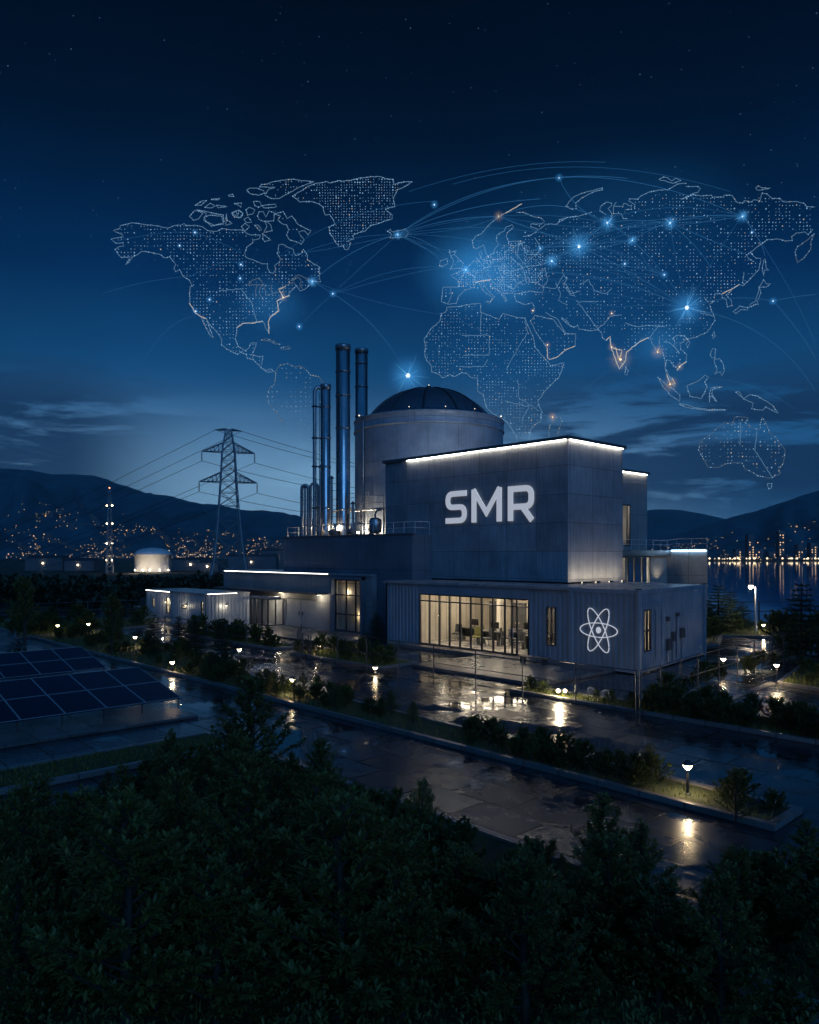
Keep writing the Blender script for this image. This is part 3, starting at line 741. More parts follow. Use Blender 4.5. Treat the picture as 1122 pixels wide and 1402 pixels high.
# the glazing: ten bays, a transom, and a door
nb = 10; n_w = window(pav, fw0, fw1, GA0-EA0, GA1-EA0, 0.2, 2.92, [k/nb for k in range(1, nb)]+[0.86], [0.86], 0.065, 'glazed_front', -0.02)
mb = MB()
for k, s in enumerate((0.845, 0.875)): wallbox(mb, fw0, fw1, (GA0-EA0)+(GA1-GA0)*s-0.012, (GA0-EA0)+(GA1-GA0)*s+0.012, 1.0, 1.5, 0.04, 0.07)
mb.build('door_handle', M['galv'], n_w)
window(pav, fw0, fw1, ops[1][0], ops[1][1], 0.84, 2.62, (0.5,), (0.33, 0.66), 0.045)

# ------------------------------------------------------------------ the container with the atom
c0, c1, c2, c3 = (EA1+0.01, EB), (-16.1, EB), (-17.1, 36.25), (-20.4, 36.25)
cont = thing('container_module', 'blue grey corrugated container with the white atom emblem on its near end', 'container', (-17.5, EB, 0))
Lr = math.hypot(c2[0]-c1[0], c2[1]-c1[1])
sb = lambda x: b_at(x, -16.2)-EB
wr = (sb(881.5), sb(894), 0.9, 2.68)
mb = MB(); wall(mb, c0, c1, 0.14, 3.38, 0.1, [], 0.05); wall(mb, c1, c2, 0.14, 3.38, 0.1, [wr, (sb(899), sb(914), 0.2, 2.9)], 0.05)
wall(mb, c2, c3, 0.14, 3.38, 0.1, [], 0.05); wall(mb, c3, (c0[0], EB+0.3), 0.14, 3.38, 0.1, [], 0.05); mb.build('corrugated_wall', M['corr_dark'], cont)
P4 = [c0, c1, c2, c3]
mb = MB(); mb.prism(inset_poly(P4, 0.02), 3.40, 3.53); mb.build('roof', M['roof'], cont)
mb = MB()
for p, q in ((c0, c1), (c1, c2)):
    L = math.hypot(q[0]-p[0], q[1]-p[1]); wallbox(mb, p, q, 0.14, L-0.14, 3.36, 3.52, -0.05, 0.025); wallbox(mb, p, q, 0.14, L-0.14, 0.06, 0.22, -0.05, 0.025)
for p in (c0, c1, c2): mb.bbox(p[0]-0.10, p[0]+0.07 if p is not c0 else p[0]+0.1, p[1]-0.045, p[1]+0.12, 0.0, 3.56, 0.012)
mb.build('corner_frame', M['corr_dark'], cont)
for p in (c1, c2): mb = MB(); mb.bbox(p[0]-0.13, p[0]+0.09, p[1]-0.07, p[1]+0.14, 3.561, 3.60, 0.01); mb.build('corner_casting', M['dark_steel'], cont)
window(cont, c1, c2, wr[0], wr[1], wr[2], wr[3], (0.5,), (0.5,), 0.05)
mb = MB(); mb.box(-19.0, -16.45, EB+0.15, EB+0.2, 0.2, 3.3); mb.box(-19.0, -18.9, EB+0.2, EB+3.2, 0.2, 3.3); mb.box(-18.9, -16.8, EB+3.1, EB+3.2, 0.2, 3.3); mb.box(-18.9, -16.7, EB+0.2, EB+3.1, 0.15, 0.2); mb.build('inner_wall', M['plaster'], cont)
mb = MB(); mb.bbox(-18.2, -17.0, EB+0.6, EB+0.9, 3.2, 3.25, 0.01); mb.build('ceiling_light', M['ceil_light'], cont)
# steel door, meters and pipes on the side
ds = (sb(899), sb(914))
mb = MB(); wallbox(mb, c1, c2, ds[0]+0.004, ds[1]-0.004, 0.204, 2.896, -0.09, -0.012); wallbox(mb, c1, c2, ds[0]+0.08, ds[1]-0.08, 0.30, 2.80, -0.011, 0.004); d_ = mb.build('door', M['corr_dark'], cont)
mb = MB()
for s in (0.3, 0.62): wallbox(mb, c1, c2, ds[0]+0.1, ds[1]-0.1, 0.3+s*2.4, 0.34+s*2.4, 0.005, 0.02)
wallbox(mb, c1, c2, ds[0]+0.12, ds[0]+0.16, 0.5, 2.6, 0.021, 0.045); wallbox(mb, c1, c2, ds[1]-0.16, ds[1]-0.12, 0.5, 2.6, 0.021, 0.045); mb.build('locking_bar', M['corr_dark'], d_)
for s, z, ww, hh in ((3.0, 2.05, 0.16, 0.2), (3.6, 1.1, 0.3, 0.42), (4.7, 1.15, 0.34, 0.46), (4.2, 2.2, 0.14, 0.16), (3.0, 0.75, 0.35, 0.5)):
    mb = MB(); wallbox(mb, c1, c2, s, s+ww, z, z+hh, 0.0, 0.16); b_ = mb.build('meter_box', M['coping'], cont)
    mb = MB(); p = onwall(c1, c2, s+ww/2, 0.06); mb.tube([(p[0], p[1], z), (p[0], p[1], 0.2)], 0.025, 6); mb.build('conduit', M['corr_dark'], b_)
mb = MB(); ea, ez = a_at(820.3, EB), 1.74
def ring(mb, cx, cz, ra, rb, ang, r, y):
    pts = []
    for k in range(49):
        t = 2*pi*k/48; u, v = ra*cos(t), rb*sin(t); pts.append((cx+u*cos(ang)-v*sin(ang), y, cz+u*sin(ang)+v*cos(ang)))
    mb.tube(pts, r, 6, False)
ring(mb, ea, ez, 0.93, 0.31, 0, 0.022, EB-0.035); ring(mb, ea, ez, 1.03, 0.31, radians(64), 0.022, EB-0.041); ring(mb, ea, ez, 1.03, 0.31, radians(-64), 0.022, EB-0.047)
mb.lathe([(0.001, 0), (0.13, 0), (0.13, 0.04), (0.001, 0.05)], (0, 0, 0), 20) if False else None
pts = [(ea+0.115*cos(2*pi*k/20), EB-0.05, ez+0.14*sin(2*pi*k/20)) for k in range(20)]
mb.add(pts+[(p[0], EB-0.005, p[2]) for p in pts], [tuple(range(20))]+[(k, 20+k, 20+(k+1) % 20, (k+1) % 20) for k in range(20)])
mb.build('atom_emblem', M['emblem'], cont, True)

# ------------------------------------------------------------------ annexes to the right
TA, TB0, TB1, TZ = -23.2, 36.68, 44.1, 5.3
ter = thing('terrace_annexe', 'low annexe with dark glazing and a railed roof terrace right behind the tall hall', 'building', (TA, TB0, 0))
t0, t1 = (TA, TB0), (TA, TB1); g0, g1 = b_at(851, TA)-TB0, b_at(891, TA)-TB0
mb = MB(); wall(mb, t0, t1, 0, TZ-0.35, 0.25, [(g0, g1, 0.3, TZ-0.36)]); mb.build('wall', M['block'], ter)
mb = MB(); wall(mb, (-34, TB1+4), (-34, TB0+0.01), 0, TZ-0.35, 0.25); mb.build('wall', M['block'], ter)
mb = MB(); mb.bbox(-34, TA+0.25, TB0, TB1+0.0, TZ-0.348, TZ, 0.02); mb.build('roof', M['coping'], ter)
mb = MB(); mb.box(-26.2, -26.1, TB0+0.1, TB1-0.1, 0, TZ-0.36); mb.build('inner_wall', M['slat'], ter)
for k in range(3):
    mb = MB(); mb.bbox(-25.6, -23.9, TB0+1.6+k*1.6, TB0+2.1+k*1.6, 3.2, 3.25, 0.01); mb.build('ceiling_light', M['ceil_light'], ter)
window(ter, t0, t1, g0, g1, 0.3, TZ-0.36, (0.22, 0.45, 0.72), (0.62,), 0.09, 'glazing')
light('SPOT', (TA+0.5, b_at(900, TA), 3.4), 45, ter, (1.0, 0.78, 0.5), 0.1, (0, radians(165), 0), 120)
sec = thing('upper_annexe', 'narrow tower room above the terrace with a tall lit window and a light strip', 'building', (-24.6, 40.9, TZ))
SB0, SB1, SZ = 40.2, b_at(886.5, -24.6), 10.17
s0_, s1_ = (-24.6, SB0), (-24.6, SB1); q0, q1 = b_at(851, -24.6)-SB0, b_at(863.5, -24.6)-SB0
mb = MB(); wall(mb, s0_, s1_, TZ+0.003, SZ, 0.22, [(q0, q1, 5.55, 8.15)]); mb.box(-31, -24.83, SB0, SB0+0.2, TZ+0.003, SZ); mb.box(-31, -24.83, SB1-0.2, SB1, TZ+0.003, SZ); mb.build('wall', M['block'], sec)
coping(sec, -31, -24.6, SB0, SB1, SZ, 0.16, 0.14)
strip(sec, -24.54, -24.50, SB0+0.1, SB1-0.1, SZ-0.036, SZ-0.012)
window(sec, s0_, s1_, q0, q1, 5.55, 8.15, (0.7,), (), 0.07)
mb = MB(); mb.box(-26.6, -26.5, SB0+0.2, SB1-0.2, TZ+0.003, SZ-0.01); mb.build('inner_wall', M['plaster'], sec)
mb = MB(); mb.bbox(-26.0, -25.3, SB0+0.5, SB0+1.5, 8.3, 8.36, 0.01); mb.build('ceiling_light', M['ceil_light'], sec)
blu = thing('blue_annexe', 'plain block at the right end with a cool white light strip along its roof edge', 'building', (-22, 44.1, 0))
BA1 = a_at(969, 44.1)
P5 = [(TA+0.003, 44.1), (BA1, 44.1), (BA1*1.10-0.25, 44.1*1.10), (TA-1.6, 44.1*1.10)]
mb = MB(); mb.prism(P5, 0, TZ); mb.build('wall', M['block'], blu)
mb = MB(); mb.prism([(TA+0.26, 44.05), (BA1+0.05, 44.05), (BA1*1.10-0.2, 44.1*1.10), (TA-1.3, 44.1*1.10)], TZ+0.003, TZ+0.09); mb.build('roof_coping', M['coping'], blu)
strip(blu, TA+0.3, BA1-0.04, 44.01, 44.045, TZ-0.05, TZ, 'led_cool')

# ------------------------------------------------------------------ low office block on the left
LA0, LA1, LB, LZ = -52.7, -34.75, 29.5, 3.7
low = thing('office_block', 'long low grey block left of the hall with a tall lit window bay', 'building', (LA0, LB, 0))
y0, y1 = a_at(459, LB)-LA0, a_at(498, LB)-LA0; dd0, dd1 = a_at(392, LB)-LA0, a_at(433, LB)-LA0
l0, l1 = (LA0, LB), (LA1, LB)
mb = MB(); wall(mb, l0, l1, 0, LZ, 0.25, [(y0, y1, 0.15, 3.45), (dd0, dd1, 0.0, 2.0)]); wall(mb, (LA1, LB+0.253), (LA1, PB0-0.004), 0, LZ, 0.25)
mb.box(LA0, LA0+0.25, LB+0.253, 34.0, 0, LZ); mb.build('wall', M['block'], low)
mb = MB(); mb.bbox(LA0-0.1, PA0-0.06, LB-0.1, 34.1, LZ+0.003, LZ+0.12, 0.015); mb.bbox(PA0-0.055, LA1+0.06, LB-0.1, PB0-0.06, LZ+0.003, LZ+0.12, 0.015); mb.build('roof', M['roof'], low)
strip(low, LA0+0.3, a_at(451, LB), LB-0.135, LB-0.105, LZ+0.06, LZ+0.082, 'led_dim')
mb = MB(); mb.box(LA0, a_at(449, LB), LB-0.85, LB-0.003, 2.42, 2.52); mb.build('canopy', M['coping'], low)  # canopy depth is set to shade the upper wall from the lamps
window(low, l0, l1, y0, y1, 0.15, 3.45, (0.4, 0.72), (0.33, 0.70), 0.08, 'glazed_bay')
mb = MB()
for s in (y0-0.18, y1): wallbox(mb, l0, l1, s, s+0.18, 0.1, 3.62, 0.0, 0.3)
wallbox(mb, l0, l1, y0-0.18, y1+0.18, 3.45, 3.62, 0.001, 0.302); mb.build('bay_surround', M['plinth'], low)
bx0, bx1 = LA0+y0, LA0+y1
mb = MB(); mb.box(bx0-0.3, bx1+0.2, 29.83, 29.87, 0.1, 3.6); mb.build('inner_wall', M['slat'], low)
for k in range(2):
    mb = MB(); mb.bbox(bx0+0.5+k*1.1, bx0+1.0+k*1.1, LB+0.09, LB+0.25, 3.5, 3.54, 0.01); mb.build('ceiling_light', M['spot'], low)
light('POINT', ((bx0+bx1)/2-0.5, LB+0.17, 2.6), 18, low, (1.0, 0.76, 0.46), 0.06); light('POINT', ((bx0+bx1)/2+0.6, LB+0.17, 1.2), 12, low, (1.0, 0.76, 0.46), 0.06)
mid = (dd0+dd1)/2
for s, e in ((dd0+0.04, mid-0.015), (mid+0.015, dd1-0.04)):
    mb = MB(); wallbox(mb, l0, l1, s, e, 0.1, 1.96, -0.09, -0.03)
    for k in range(4): wallbox(mb, l0, l1, s+0.1, e-0.1, 0.2+k*0.45, 0.2+k*0.45+0.36, -0.03, -0.018)
    d_ = mb.build('loading_door', M['corr_grey'], low)
    mb = MB(); wallbox(mb, l0, l1, e-0.2 if e < mid else s+0.16, e-0.16 if e < mid else s+0.2, 0.9, 1.15, -0.018, 0.03); mb.build('door_handle', M['dark_steel'], d_)
# flood lamp under the canopy that lights the doors and the yard
for a in (LA0+dd0-0.4, LA0+dd1+0.6):
    mb = MB(); mb.bbox(a-0.12, a+0.12, LB-0.30, LB-0.06, 2.36, 2.417, 0.01); o = mb.build('canopy_lamp', M['dark_steel'], low)
    g = MB(); g.box(a-0.10, a+0.10, LB-0.28, LB-0.08, 2.352, 2.358); g.build('lens', M['lamp'], o)
    light('POINT', (a, LB-0.5, 2.22), 34, low, (1.0, 0.84, 0.6), 0.08)
# glazed porch
por = thing('glazed_porch', 'small lit glass porch between the corrugated cabins and the loading doors', 'porch', (-46.3, 28.1, 0))
p0, p1, p2 = (-46.33, 28.15), (-44.25, 28.15), (-44.25, 29.49)
mb = MB(); mb.bbox(-46.37, -44.12, 28.05, 29.15, 1.97, 2.1, 0.015); mb.build('roof', M['roof'], por)
window(por, p0, p1, 0, 2.08, 0.1, 1.96, (0.3, 0.62), (), 0.06, 'glazed_side'); window(por, p1, p2, 0.02, 1.3, 0.1, 1.96, (0.5,), (), 0.06, 'glazed_side')
mb = MB(); mb.bbox(-45.6, -44.9, 28.5, 28.9, 1.92, 1.965, 0.01); mb.build('ceiling_light', M['ceil_light'], por)

# ------------------------------------------------------------------ corrugated cabins
def cabin(label, a0, a1, b0, b1, z, wins, mat='corr_grey', uplights=()):
    t = thing('site_cabin', label, 'cabin', (a0, b0, 0), 'corrugated cabins at the left of the works')
    q0, q1, q2, q3 = (a0, b0), (a1, b0), (a1, b1), (a0, b1)
    f = [w for w in wins if w[0] == 'f']; r = [w for w in wins if w[0] == 'r']
    mb = MB(); wall(mb, q0, q1, 0.08, z-0.1, 0.1, [w[1:5] for w in f], 0.04); wall(mb, q1, q2, 0.08, z-0.1, 0.1, [w[1:5] for w in r], 0.04); wall(mb, q3, q0, 0.08, z-0.1, 0.1, [], 0.04)
    mb.build('corrugated_wall', M[mat], t)
    mb = MB(); mb.bbox(a0-0.06, a1+0.06, b0-0.06, b1, z-0.098, z, 0.015); mb.build('roof', M['roof'], t)
    for w in wins:
        p, q = (q0, q1) if w[0] == 'f' else (q1, q2); window(t, p, q, *w[1:5], (), (0.5,) if w[4]-w[3] > 0.8 else (), 0.04)
    mb = MB(); mb.box(a0+0.3, a1-0.5, b0+0.6, b0+0.65, 0.1, z-0.15); mb.build('inner_wall', M['plaster'], t)
    mb = MB(); mb.bbox(a0+0.4, a1-0.6, b0+0.25, b0+0.4, z-0.2, z-0.15, 0.01); mb.build('ceiling_light', M['ceil_light'], t)
    return t
fa = lambda x, b, a0: a_at(x, b)-a0
ca = cabin('nearer corrugated grey cabin with a slit window, its corner towards the yard', -51.5, -46.4, 24.55, 28.04, 2.4,
      [('f', fa(275.5, 24.55, -51.5), fa(280-1.5, 24.55, -51.5), 0.85, 1.85), ('f', fa(249, 24.55, -51.5), fa(256, 24.55, -51.5), 1.2, 1.45)])
cb = cabin('farther corrugated grey cabin with two lit slit windows at the left end of the works', -58.3, -51.55, 25.7, 29.2, 2.25,
      [('f', fa(208.5, 25.7, -58.3), fa(212.5, 25.7, -58.3), 0.9, 1.6), ('f', fa(227.5, 25.7, -58.3), fa(232.5, 25.7, -58.3), 0.6, 1.75)])
strip(cb, -58.2, -52.2, 25.60, 25.635, 2.185, 2.205, 'led_dim'); strip(ca, -46.33, -46.30, 24.7, 27.0, 2.33, 2.348, 'led_dim')
for t, (a, b, z) in ((ca, (-49.0, 24.5, 1.45)), (ca, (-46.33, 26.2, 1.5)), (cb, (-54.6, 25.65, 1.4))):
    mb = MB(); mb.bbox(a-0.05, a+0.05, b-0.09, b-0.0, z, z+0.14, 0.01); o = mb.build('wall_lamp', M['dark_steel'], t)
    g = MB(); g.box(a-0.04, a+0.04, b-0.08, b-0.01, z-0.012, z-0.004); g.build('lens', M['lamp'], o)
    light('POINT', (a+(0.25 if a > -46.4 else 0), b-0.28, z-0.05), 13, t, (1.0, 0.86, 0.62), 0.05)
# ------------------------------------------------------------------ reactor vessel
VD = 60.0; vc = ld((587.5-HX)/F*VD, VD); VR = 5.93
ves = thing('containment_vessel', 'wide steel clad cylinder with a ribbed dark dome standing behind the lettered hall', 'vessel', (vc[0], vc[1], 0))
vb = (vc[0], vc[1], 0)
mb = MB(); mb.lathe([(VR, 0), (VR, 14.72)], vb, 72); o = mb.build('vessel_wall', M['steel_clad'], ves)
uvl = o.data.uv_layers[0].data                 # unroll the cladding round the drum
for p in o.data.polygons:
    an = [math.atan2(o.data.vertices[o.data.loops[i].vertex_index].co.y, o.data.vertices[o.data.loops[i].vertex_index].co.x) for i in p.loop_indices]
    for i, a in zip(p.loop_indices, an):
        if max(an)-a > pi: a += 2*pi
        uvl[i].uv = (a*VR, o.data.vertices[o.data.loops[i].vertex_index].co.z)
mb = MB(); mb.lathe([(VR-0.3, 14.60), (VR+0.06, 14.60), (VR+0.10, 14.66), (VR+0.10, 14.74), (VR+0.05, 14.80), (VR+0.05, 15.40), (VR+0.10, 15.46), (VR+0.10, 15.54), (VR+0.0, 15.60), (5.2, 15.62)], vb, 72); mb.build('ring_beam', M['steel_clad'], ves)
DR, DZ = 5.12, 18.30; Rs = (DR*DR+(DZ-15.6)**2)/(2*(DZ-15.6)); cz = DZ-Rs; amax = math.asin(DR/Rs)
mb = MB(); mb.lathe([(5.2, 15.58), (DR+0.05, 15.75)]+[(max(0.02, Rs*sin(amax*(1-k/14))), cz+Rs*cos(amax*(1-k/14))) for k in range(15)], vb, 72); dome = mb.build('dome', M['dome'], ves)
for k in range(12):
    a = 2*pi*(k+0.35)/12; mb = MB()
    mb.tube([(vc[0]+(Rs+0.03)*sin(amax*t/10)*cos(a), vc[1]+(Rs+0.03)*sin(amax*t/10)*sin(a), cz+(Rs+0.03)*cos(amax*t/10)) for t in range(0, 11)], 0.085, 6); mb.build('rib', M['dark_steel'], dome)
mb = MB(); mb.lathe([(0.001, 0.30), (0.16, 0.28), (0.2, 0.1), (0.5, 0.04), (0.55, -0.05)], (vc[0], vc[1], DZ), 20); mb.build('vent_cap', M['dark_steel'], dome)
for x in (493, 560, 606, 644, 684):
    # markers along the ring, on the side that is seen
    dx = (x-587.5)/1023*VD/(VR+0.05); dx = max(-0.97, min(0.97, dx)); an = math.asin(dx)
    lat, d = to_ld(*vc); q = ld(lat+(VR-0.05)*sin(an), d-(VR-0.05)*cos(an))
    big = x in (493, 684); mb = MB(); mb.tube([(q[0], q[1], 15.58), (q[0], q[1], 15.72)], 0.03, 6); o = mb.build('marker_light', M['dark_steel'], ves)
    g = MB(); g.ball((q[0], q[1], 15.80), 0.06 if big else 0.035, 8, 6); g.build('lens', M['pin'], o)
g = MB(); g.ball((vc[0], vc[1], DZ+0.36), 0.04, 8, 6); g.build('marker_lens', M['pin'], ves)
def on_vessel(x, r, z):
    lat, d = to_ld(*vc); an = math.asin(max(-0.99, min(0.99, (x-587.5)/F*VD/VR))); q = ld(lat+r*sin(an), d-r*cos(an)); return (q[0], q[1], z)
mb = MB(); mb.tube([on_vessel(503, VR+0.14, z) for z in (5.5, 10, 15.2)], 0.07, 8)
for z in (7.5, 9.5, 11.5, 13.5): p = on_vessel(503, VR+0.14, z); q = on_vessel(503, VR-0.05, z); mb.tube([p, q], 0.05, 6)
mb.build('downpipe', M['pipe'], ves)
mb = MB(); p = [on_vessel(x, VR+0.16, 0) for x in (506.5, 510.5)]
for q in p: mb.tube([(q[0], q[1], 6), (q[0], q[1], 9.8)], 0.025, 6)
for k in range(16): mb.tube([(p[0][0], p[0][1], 6.1+k*0.24), (p[1][0], p[1][1], 6.1+k*0.24)], 0.015, 5)
mb.build('ladder', M['galv'], ves)
for x, z in ((504, 6.5), (520, 6.5)):
    p = on_vessel(x, VR+0.65, z); mb = MB(); mb.bbox(p[0]-0.1, p[0]+0.1, p[1]-0.1, p[1]+0.1, z, z+0.12, 0.01); o = mb.build('uplight', M['dark_steel'], ves)
    g = MB(); g.ball((p[0], p[1], z+0.2), 0.085, 8, 6); g.build('lens', M['spot'], o)
    light('POINT', (p[0], p[1], z+0.35), 150, ves, (1.0, 0.84, 0.62), 0.06)
# a row of cool floods, unseen behind the roof edge, put there to light the drum
for k in range(3):
    a = HA0+2.2+k*2.6; mb = MB(); mb.bbox(a-0.15, a+0.15, 35.9, 36.1, HZ+0.18, HZ+0.32, 0.02); o = mb.build('hidden_roof_flood', M['dark_steel'], hall)
    g = MB(); g.box(a-0.12, a+0.12, 35.93, 36.07, HZ+0.322, HZ+0.328); g.build('lens', M['lamp'], o)
    light('SPOT', (a, 36.35, HZ+0.40), 230, hall, (0.86, 0.93, 1.0), 0.08, Vector((vc[0]-a, vc[1]-36.35, 0.6)).to_track_quat('-Z', 'Y').to_euler(), 150)

# ------------------------------------------------------------------ stacks and pipes
def stack(name, label, x, d, wpx, ytop, zb, mat='stack', bands=(), cat='chimney', cap=True, group=None):
    q = ld((x-HX)/F*d, d); r = wpx/2/F*d; zt = CAMZ+(HY-ytop)/F*d
    t = thing(name, label, cat, (q[0], q[1], zb), group); c = (q[0], q[1], 0)
    mb = MB(); mb.lathe([(r, zb), (r, zt-0.05), (r*0.88, zt-0.02), (r*0.88, zt-1.0)], c, 32); mb.build('shaft', M[mat], t)
    if cap: mb = MB(); mb.lathe([(r*0.98, zt-0.36), (r*1.10, zt-0.34), (r*1.12, zt-0.08), (r*1.06, zt+0.02), (r*0.86, zt+0.03), (r*0.86, zt-0.2)], c, 32); mb.build('cap', M['pipe'], t)
    for z in bands:
        mb = MB(); mb.lathe([(r*0.99, z-0.07), (r*1.07, z-0.06), (r*1.07, z+0.06), (r*0.99, z+0.07)], c, 32); mb.build('band', M['pipe'], t)
    mb = MB(); mb.lathe([(r*1.0, zb+0.14), (r*1.35, zb+0.12), (r*1.35, zb+0.0)], c, 24); mb.build('base_flange', M['dark_steel'], t)
    return t, c, r, zt
s1, k1, r1, z1 = stack('steel_stack', 'tallest steel stack, the nearer of the two tall ones left of the dome', 470, 53.0, 19.5, 473, PZ+0.003, bands=(8.2, 14.0, 16.3, 18.0), group='steel stacks')
s2, k2, r2, z2 = stack('steel_stack', 'second tall steel stack half hidden behind the dome ring', 495.3, 67.5, 17.0, 478.5, 0.0, bands=(17.5, 20.2, 22.3), group='steel stacks')
s3, k3, r3, z3 = stack('steel_stack', 'shorter steel stack joined to a thin riser pipe by brackets', 446, 52.5, 13.6, 527, PZ+0.003, bands=(8.3, 11.2, 13.2, 15.4), group='steel stacks')
# thin riser bent over to the shorter stack
d_ = 52.3; q = ld((431-HX)/F*d_, d_); zt = CAMZ+(HY-528)/F*d_
ris = thing('riser_pipe', 'thin steel riser bent over at its top into the shorter stack', 'pipe', (q[0], q[1], PZ+0.003))
mb = MB(); e = Vector((k3[0]-q[0], k3[1]-q[1], 0)); L = e.length; e.normalize()
mb.tube([(q[0], q[1], PZ+0.003), (q[0], q[1], zt-0.45)]+[(q[0]+e.x*0.28*(1-cos(a)), q[1]+e.y*0.28*(1-cos(a)), zt-0.45+0.36*sin(a)) for a in (0.3, 0.6, 0.9, 1.2, 1.57)]+[(q[0]+e.x*(L-r3), q[1]+e.y*(L-r3), zt-0.20)], 0.13, 10); mb.build('pipe_run', M['pipe'], ris)
for z in (8.3, 11.2, 13.2, 15.4):
    mb = MB(); mb.tube([(q[0]-e.x*0.2, q[1]-e.y*0.2, z), (q[0]+e.x*(L-r3-0.0), q[1]+e.y*(L-r3), z)], 0.055, 6); mb.lathe([(0.14, -0.06), (0.18, -0.05), (0.18, 0.05), (0.14, 0.06)], (q[0], q[1], z), 14); mb.build('bracket', M['dark_steel'], ris)
# stub between tall stack and vessel
mb = MB(); p = on_vessel(489, VR, 0); mb.tube([(k1[0]+r1*0.3, k1[1], 8.5), (p[0], p[1], 8.5)], 0.10, 8); mb.build('flue_stub', M['pipe'], s1)
# small goose necks at the left end
def goose(label, x0, x1, d, ytop, wpx, zb):
    a, b = ld((x0-HX)/F*d, d), ld((x1-HX)/F*d, d); zt = CAMZ+(HY-ytop)/F*d; r = wpx/2/F*d
    t = thing('vent_pipe', label, 'pipe', (a[0], a[1], zb), 'small vent pipes on the service roof'); e = Vector((b[0]-a[0], b[1]-a[1], 0)); L = e.length; e.normalize(); k = min(0.45, L*0.45)
    P = [(a[0], a[1], zb), (a[0], a[1], zt-k)]+[(a[0]+e.x*k*(1-cos(u)), a[1]+e.y*k*(1-cos(u)), zt-k+k*sin(u)) for u in (0.4, 0.8, 1.2, 1.57)]
    P += [(b[0]-e.x*k*(1-sin(u)) if False else b[0]-e.x*k*(1-math.sin(u)), b[1]-e.y*k*(1-math.sin(u)), zt-k+k*cos(u)) for u in (0.0, 0.4, 0.8, 1.2)]+[(b[0], b[1], zt-k), (b[0], b[1], zb)]
    mb = MB(); mb.tube(P, r, 10); mb.build('pipe_run', M['pipe'], t)
    for z in (zb+0.9, zb+1.9, zb+2.7):
        if z < zt-0.5: mb = MB(); mb.tube([(a[0], a[1], z), (b[0], b[1], z)], 0.03, 6); mb.build('bracket', M['dark_steel'], t)
    for c in (a, b): mb = MB(); mb.lathe([(r, 0.1), (r*1.7, 0.09), (r*1.7, 0.0)], (c[0], c[1], zb), 14); mb.build('base_flange', M['dark_steel'], t)
goose('left goose neck vent pipe at the end of the service roof', 413.5, 422.5, 52.9, 664.5, 4.6, PZ+0.003)
goose('right goose neck vent pipe beside the thin riser', 425.5, 435.5, 52.6, 662, 3.6, PZ+0.003)
for x, w_, yt, l in ((418, 3.2, 668, 'thin straight vent pipe between the goose necks'), (438.5, 2.6, 640, 'thin straight vent pipe against the shorter stack'), (454.5, 3.0, 655, 'straight vent pipe between the shorter and the tallest stack'), (483.5, 3.4, 690, 'straight vent pipe right of the tallest stack')):
    d = 52.0; q = ld((x-HX)/F*d, d); r = w_/2/F*d; zt = CAMZ+(HY-yt)/F*d; t = thing('vent_pipe', l, 'pipe', (q[0], q[1], PZ+0.003), 'small vent pipes on the service roof')
    mb = MB(); mb.tube([(q[0], q[1], PZ+0.003), (q[0], q[1], zt)], r, 10); mb.build('pipe_run', M['pipe'], t)
    mb = MB(); mb.lathe([(r*1.9, zt-0.02), (r*1.9, zt+0.05), (0.01, zt+0.2)], (q[0], q[1], 0), 14); mb.build('rain_cap', M['dark_steel'], t)
# caged ladder up the shorter stack
mb = MB(); lx, ly = k3[0]+0.15, k3[1]-r3-0.16
for s_ in (-0.16, 0.16): mb.tube([(lx+s_, ly, PZ+0.1), (lx+s_, ly, z3-0.6)], 0.022, 6)
n_r = int((z3-0.8-PZ)/0.3)
for k in range(n_r): mb.tube([(lx-0.16, ly, PZ+0.3+k*0.3), (lx+0.16, ly, PZ+0.3+k*0.3)], 0.012, 4)
mb.build('ladder', M['dark_steel'], s3)
mb = MB(); lx, ly = k1[0]+0.28, k1[1]-r1-0.12
for s_ in (-0.16, 0.16): mb.tube([(lx+s_, ly, PZ+0.1), (lx+s_, ly, z1-0.5)], 0.022, 6)
for k in range(int((z1-0.8-PZ)/0.3)): mb.tube([(lx-0.16, ly, PZ+0.3+k*0.3), (lx+0.16, ly, PZ+0.3+k*0.3)], 0.012, 4)
mb.build('ladder', M['dark_steel'], s1)
# walkway round stack and drum
wz = 8.15; w0, w1 = a_at(451, 34.0), a_at(527, 33.6)
walk = thing('steel_walkway', 'raised steel walkway with handrail in front of the drum and the tall stack', 'walkway', (w0, 33.4, PZ+0.003))
mb = MB(); mb.bbox(w0, w1, 33.55, 34.25, wz, wz+0.10, 0.01); mb.build('deck', M['galv'], walk)
for a in (w0+0.1, w0+2.1, w0+4.2, w1-0.1):
    mb = MB(); mb.tube([(a, 33.62, PZ+0.003), (a, 33.62, wz+0.0)], 0.05, 8); mb.build('leg', M['dark_steel'], walk)
    mb = MB(); mb.tube([(a, 33.6, wz+0.10), (a, 33.6, wz+0.95)], 0.022, 6); mb.build('handrail_post', M['galv'], walk)
mb = MB()
for z in (0.5, 0.95): mb.tube([(w0+0.05, 33.6, wz+z), (w1-0.05, 33.6, wz+z)], 0.02, 6)
mb.build('handrail', M['galv'], walk)
for x in (443.0, 463.5):  # the left one of these lamps is added to brighten the stacks
    b = 32.2; a = a_at(x, b); mb = MB(); mb.bbox(a-0.08, a+0.08, b-0.08, b+0.08, PZ+0.003, PZ+0.5, 0.01); o = mb.build('roof_lamp', M['dark_steel'], plinth)
    g = MB(); g.ball((a, b, PZ+0.62), 0.10, 8, 6); g.build('lens', M['lamp'], o); light('POINT', (a, b+0.1, PZ+0.8), 120, plinth, (1.0, 0.80, 0.54), 0.06)
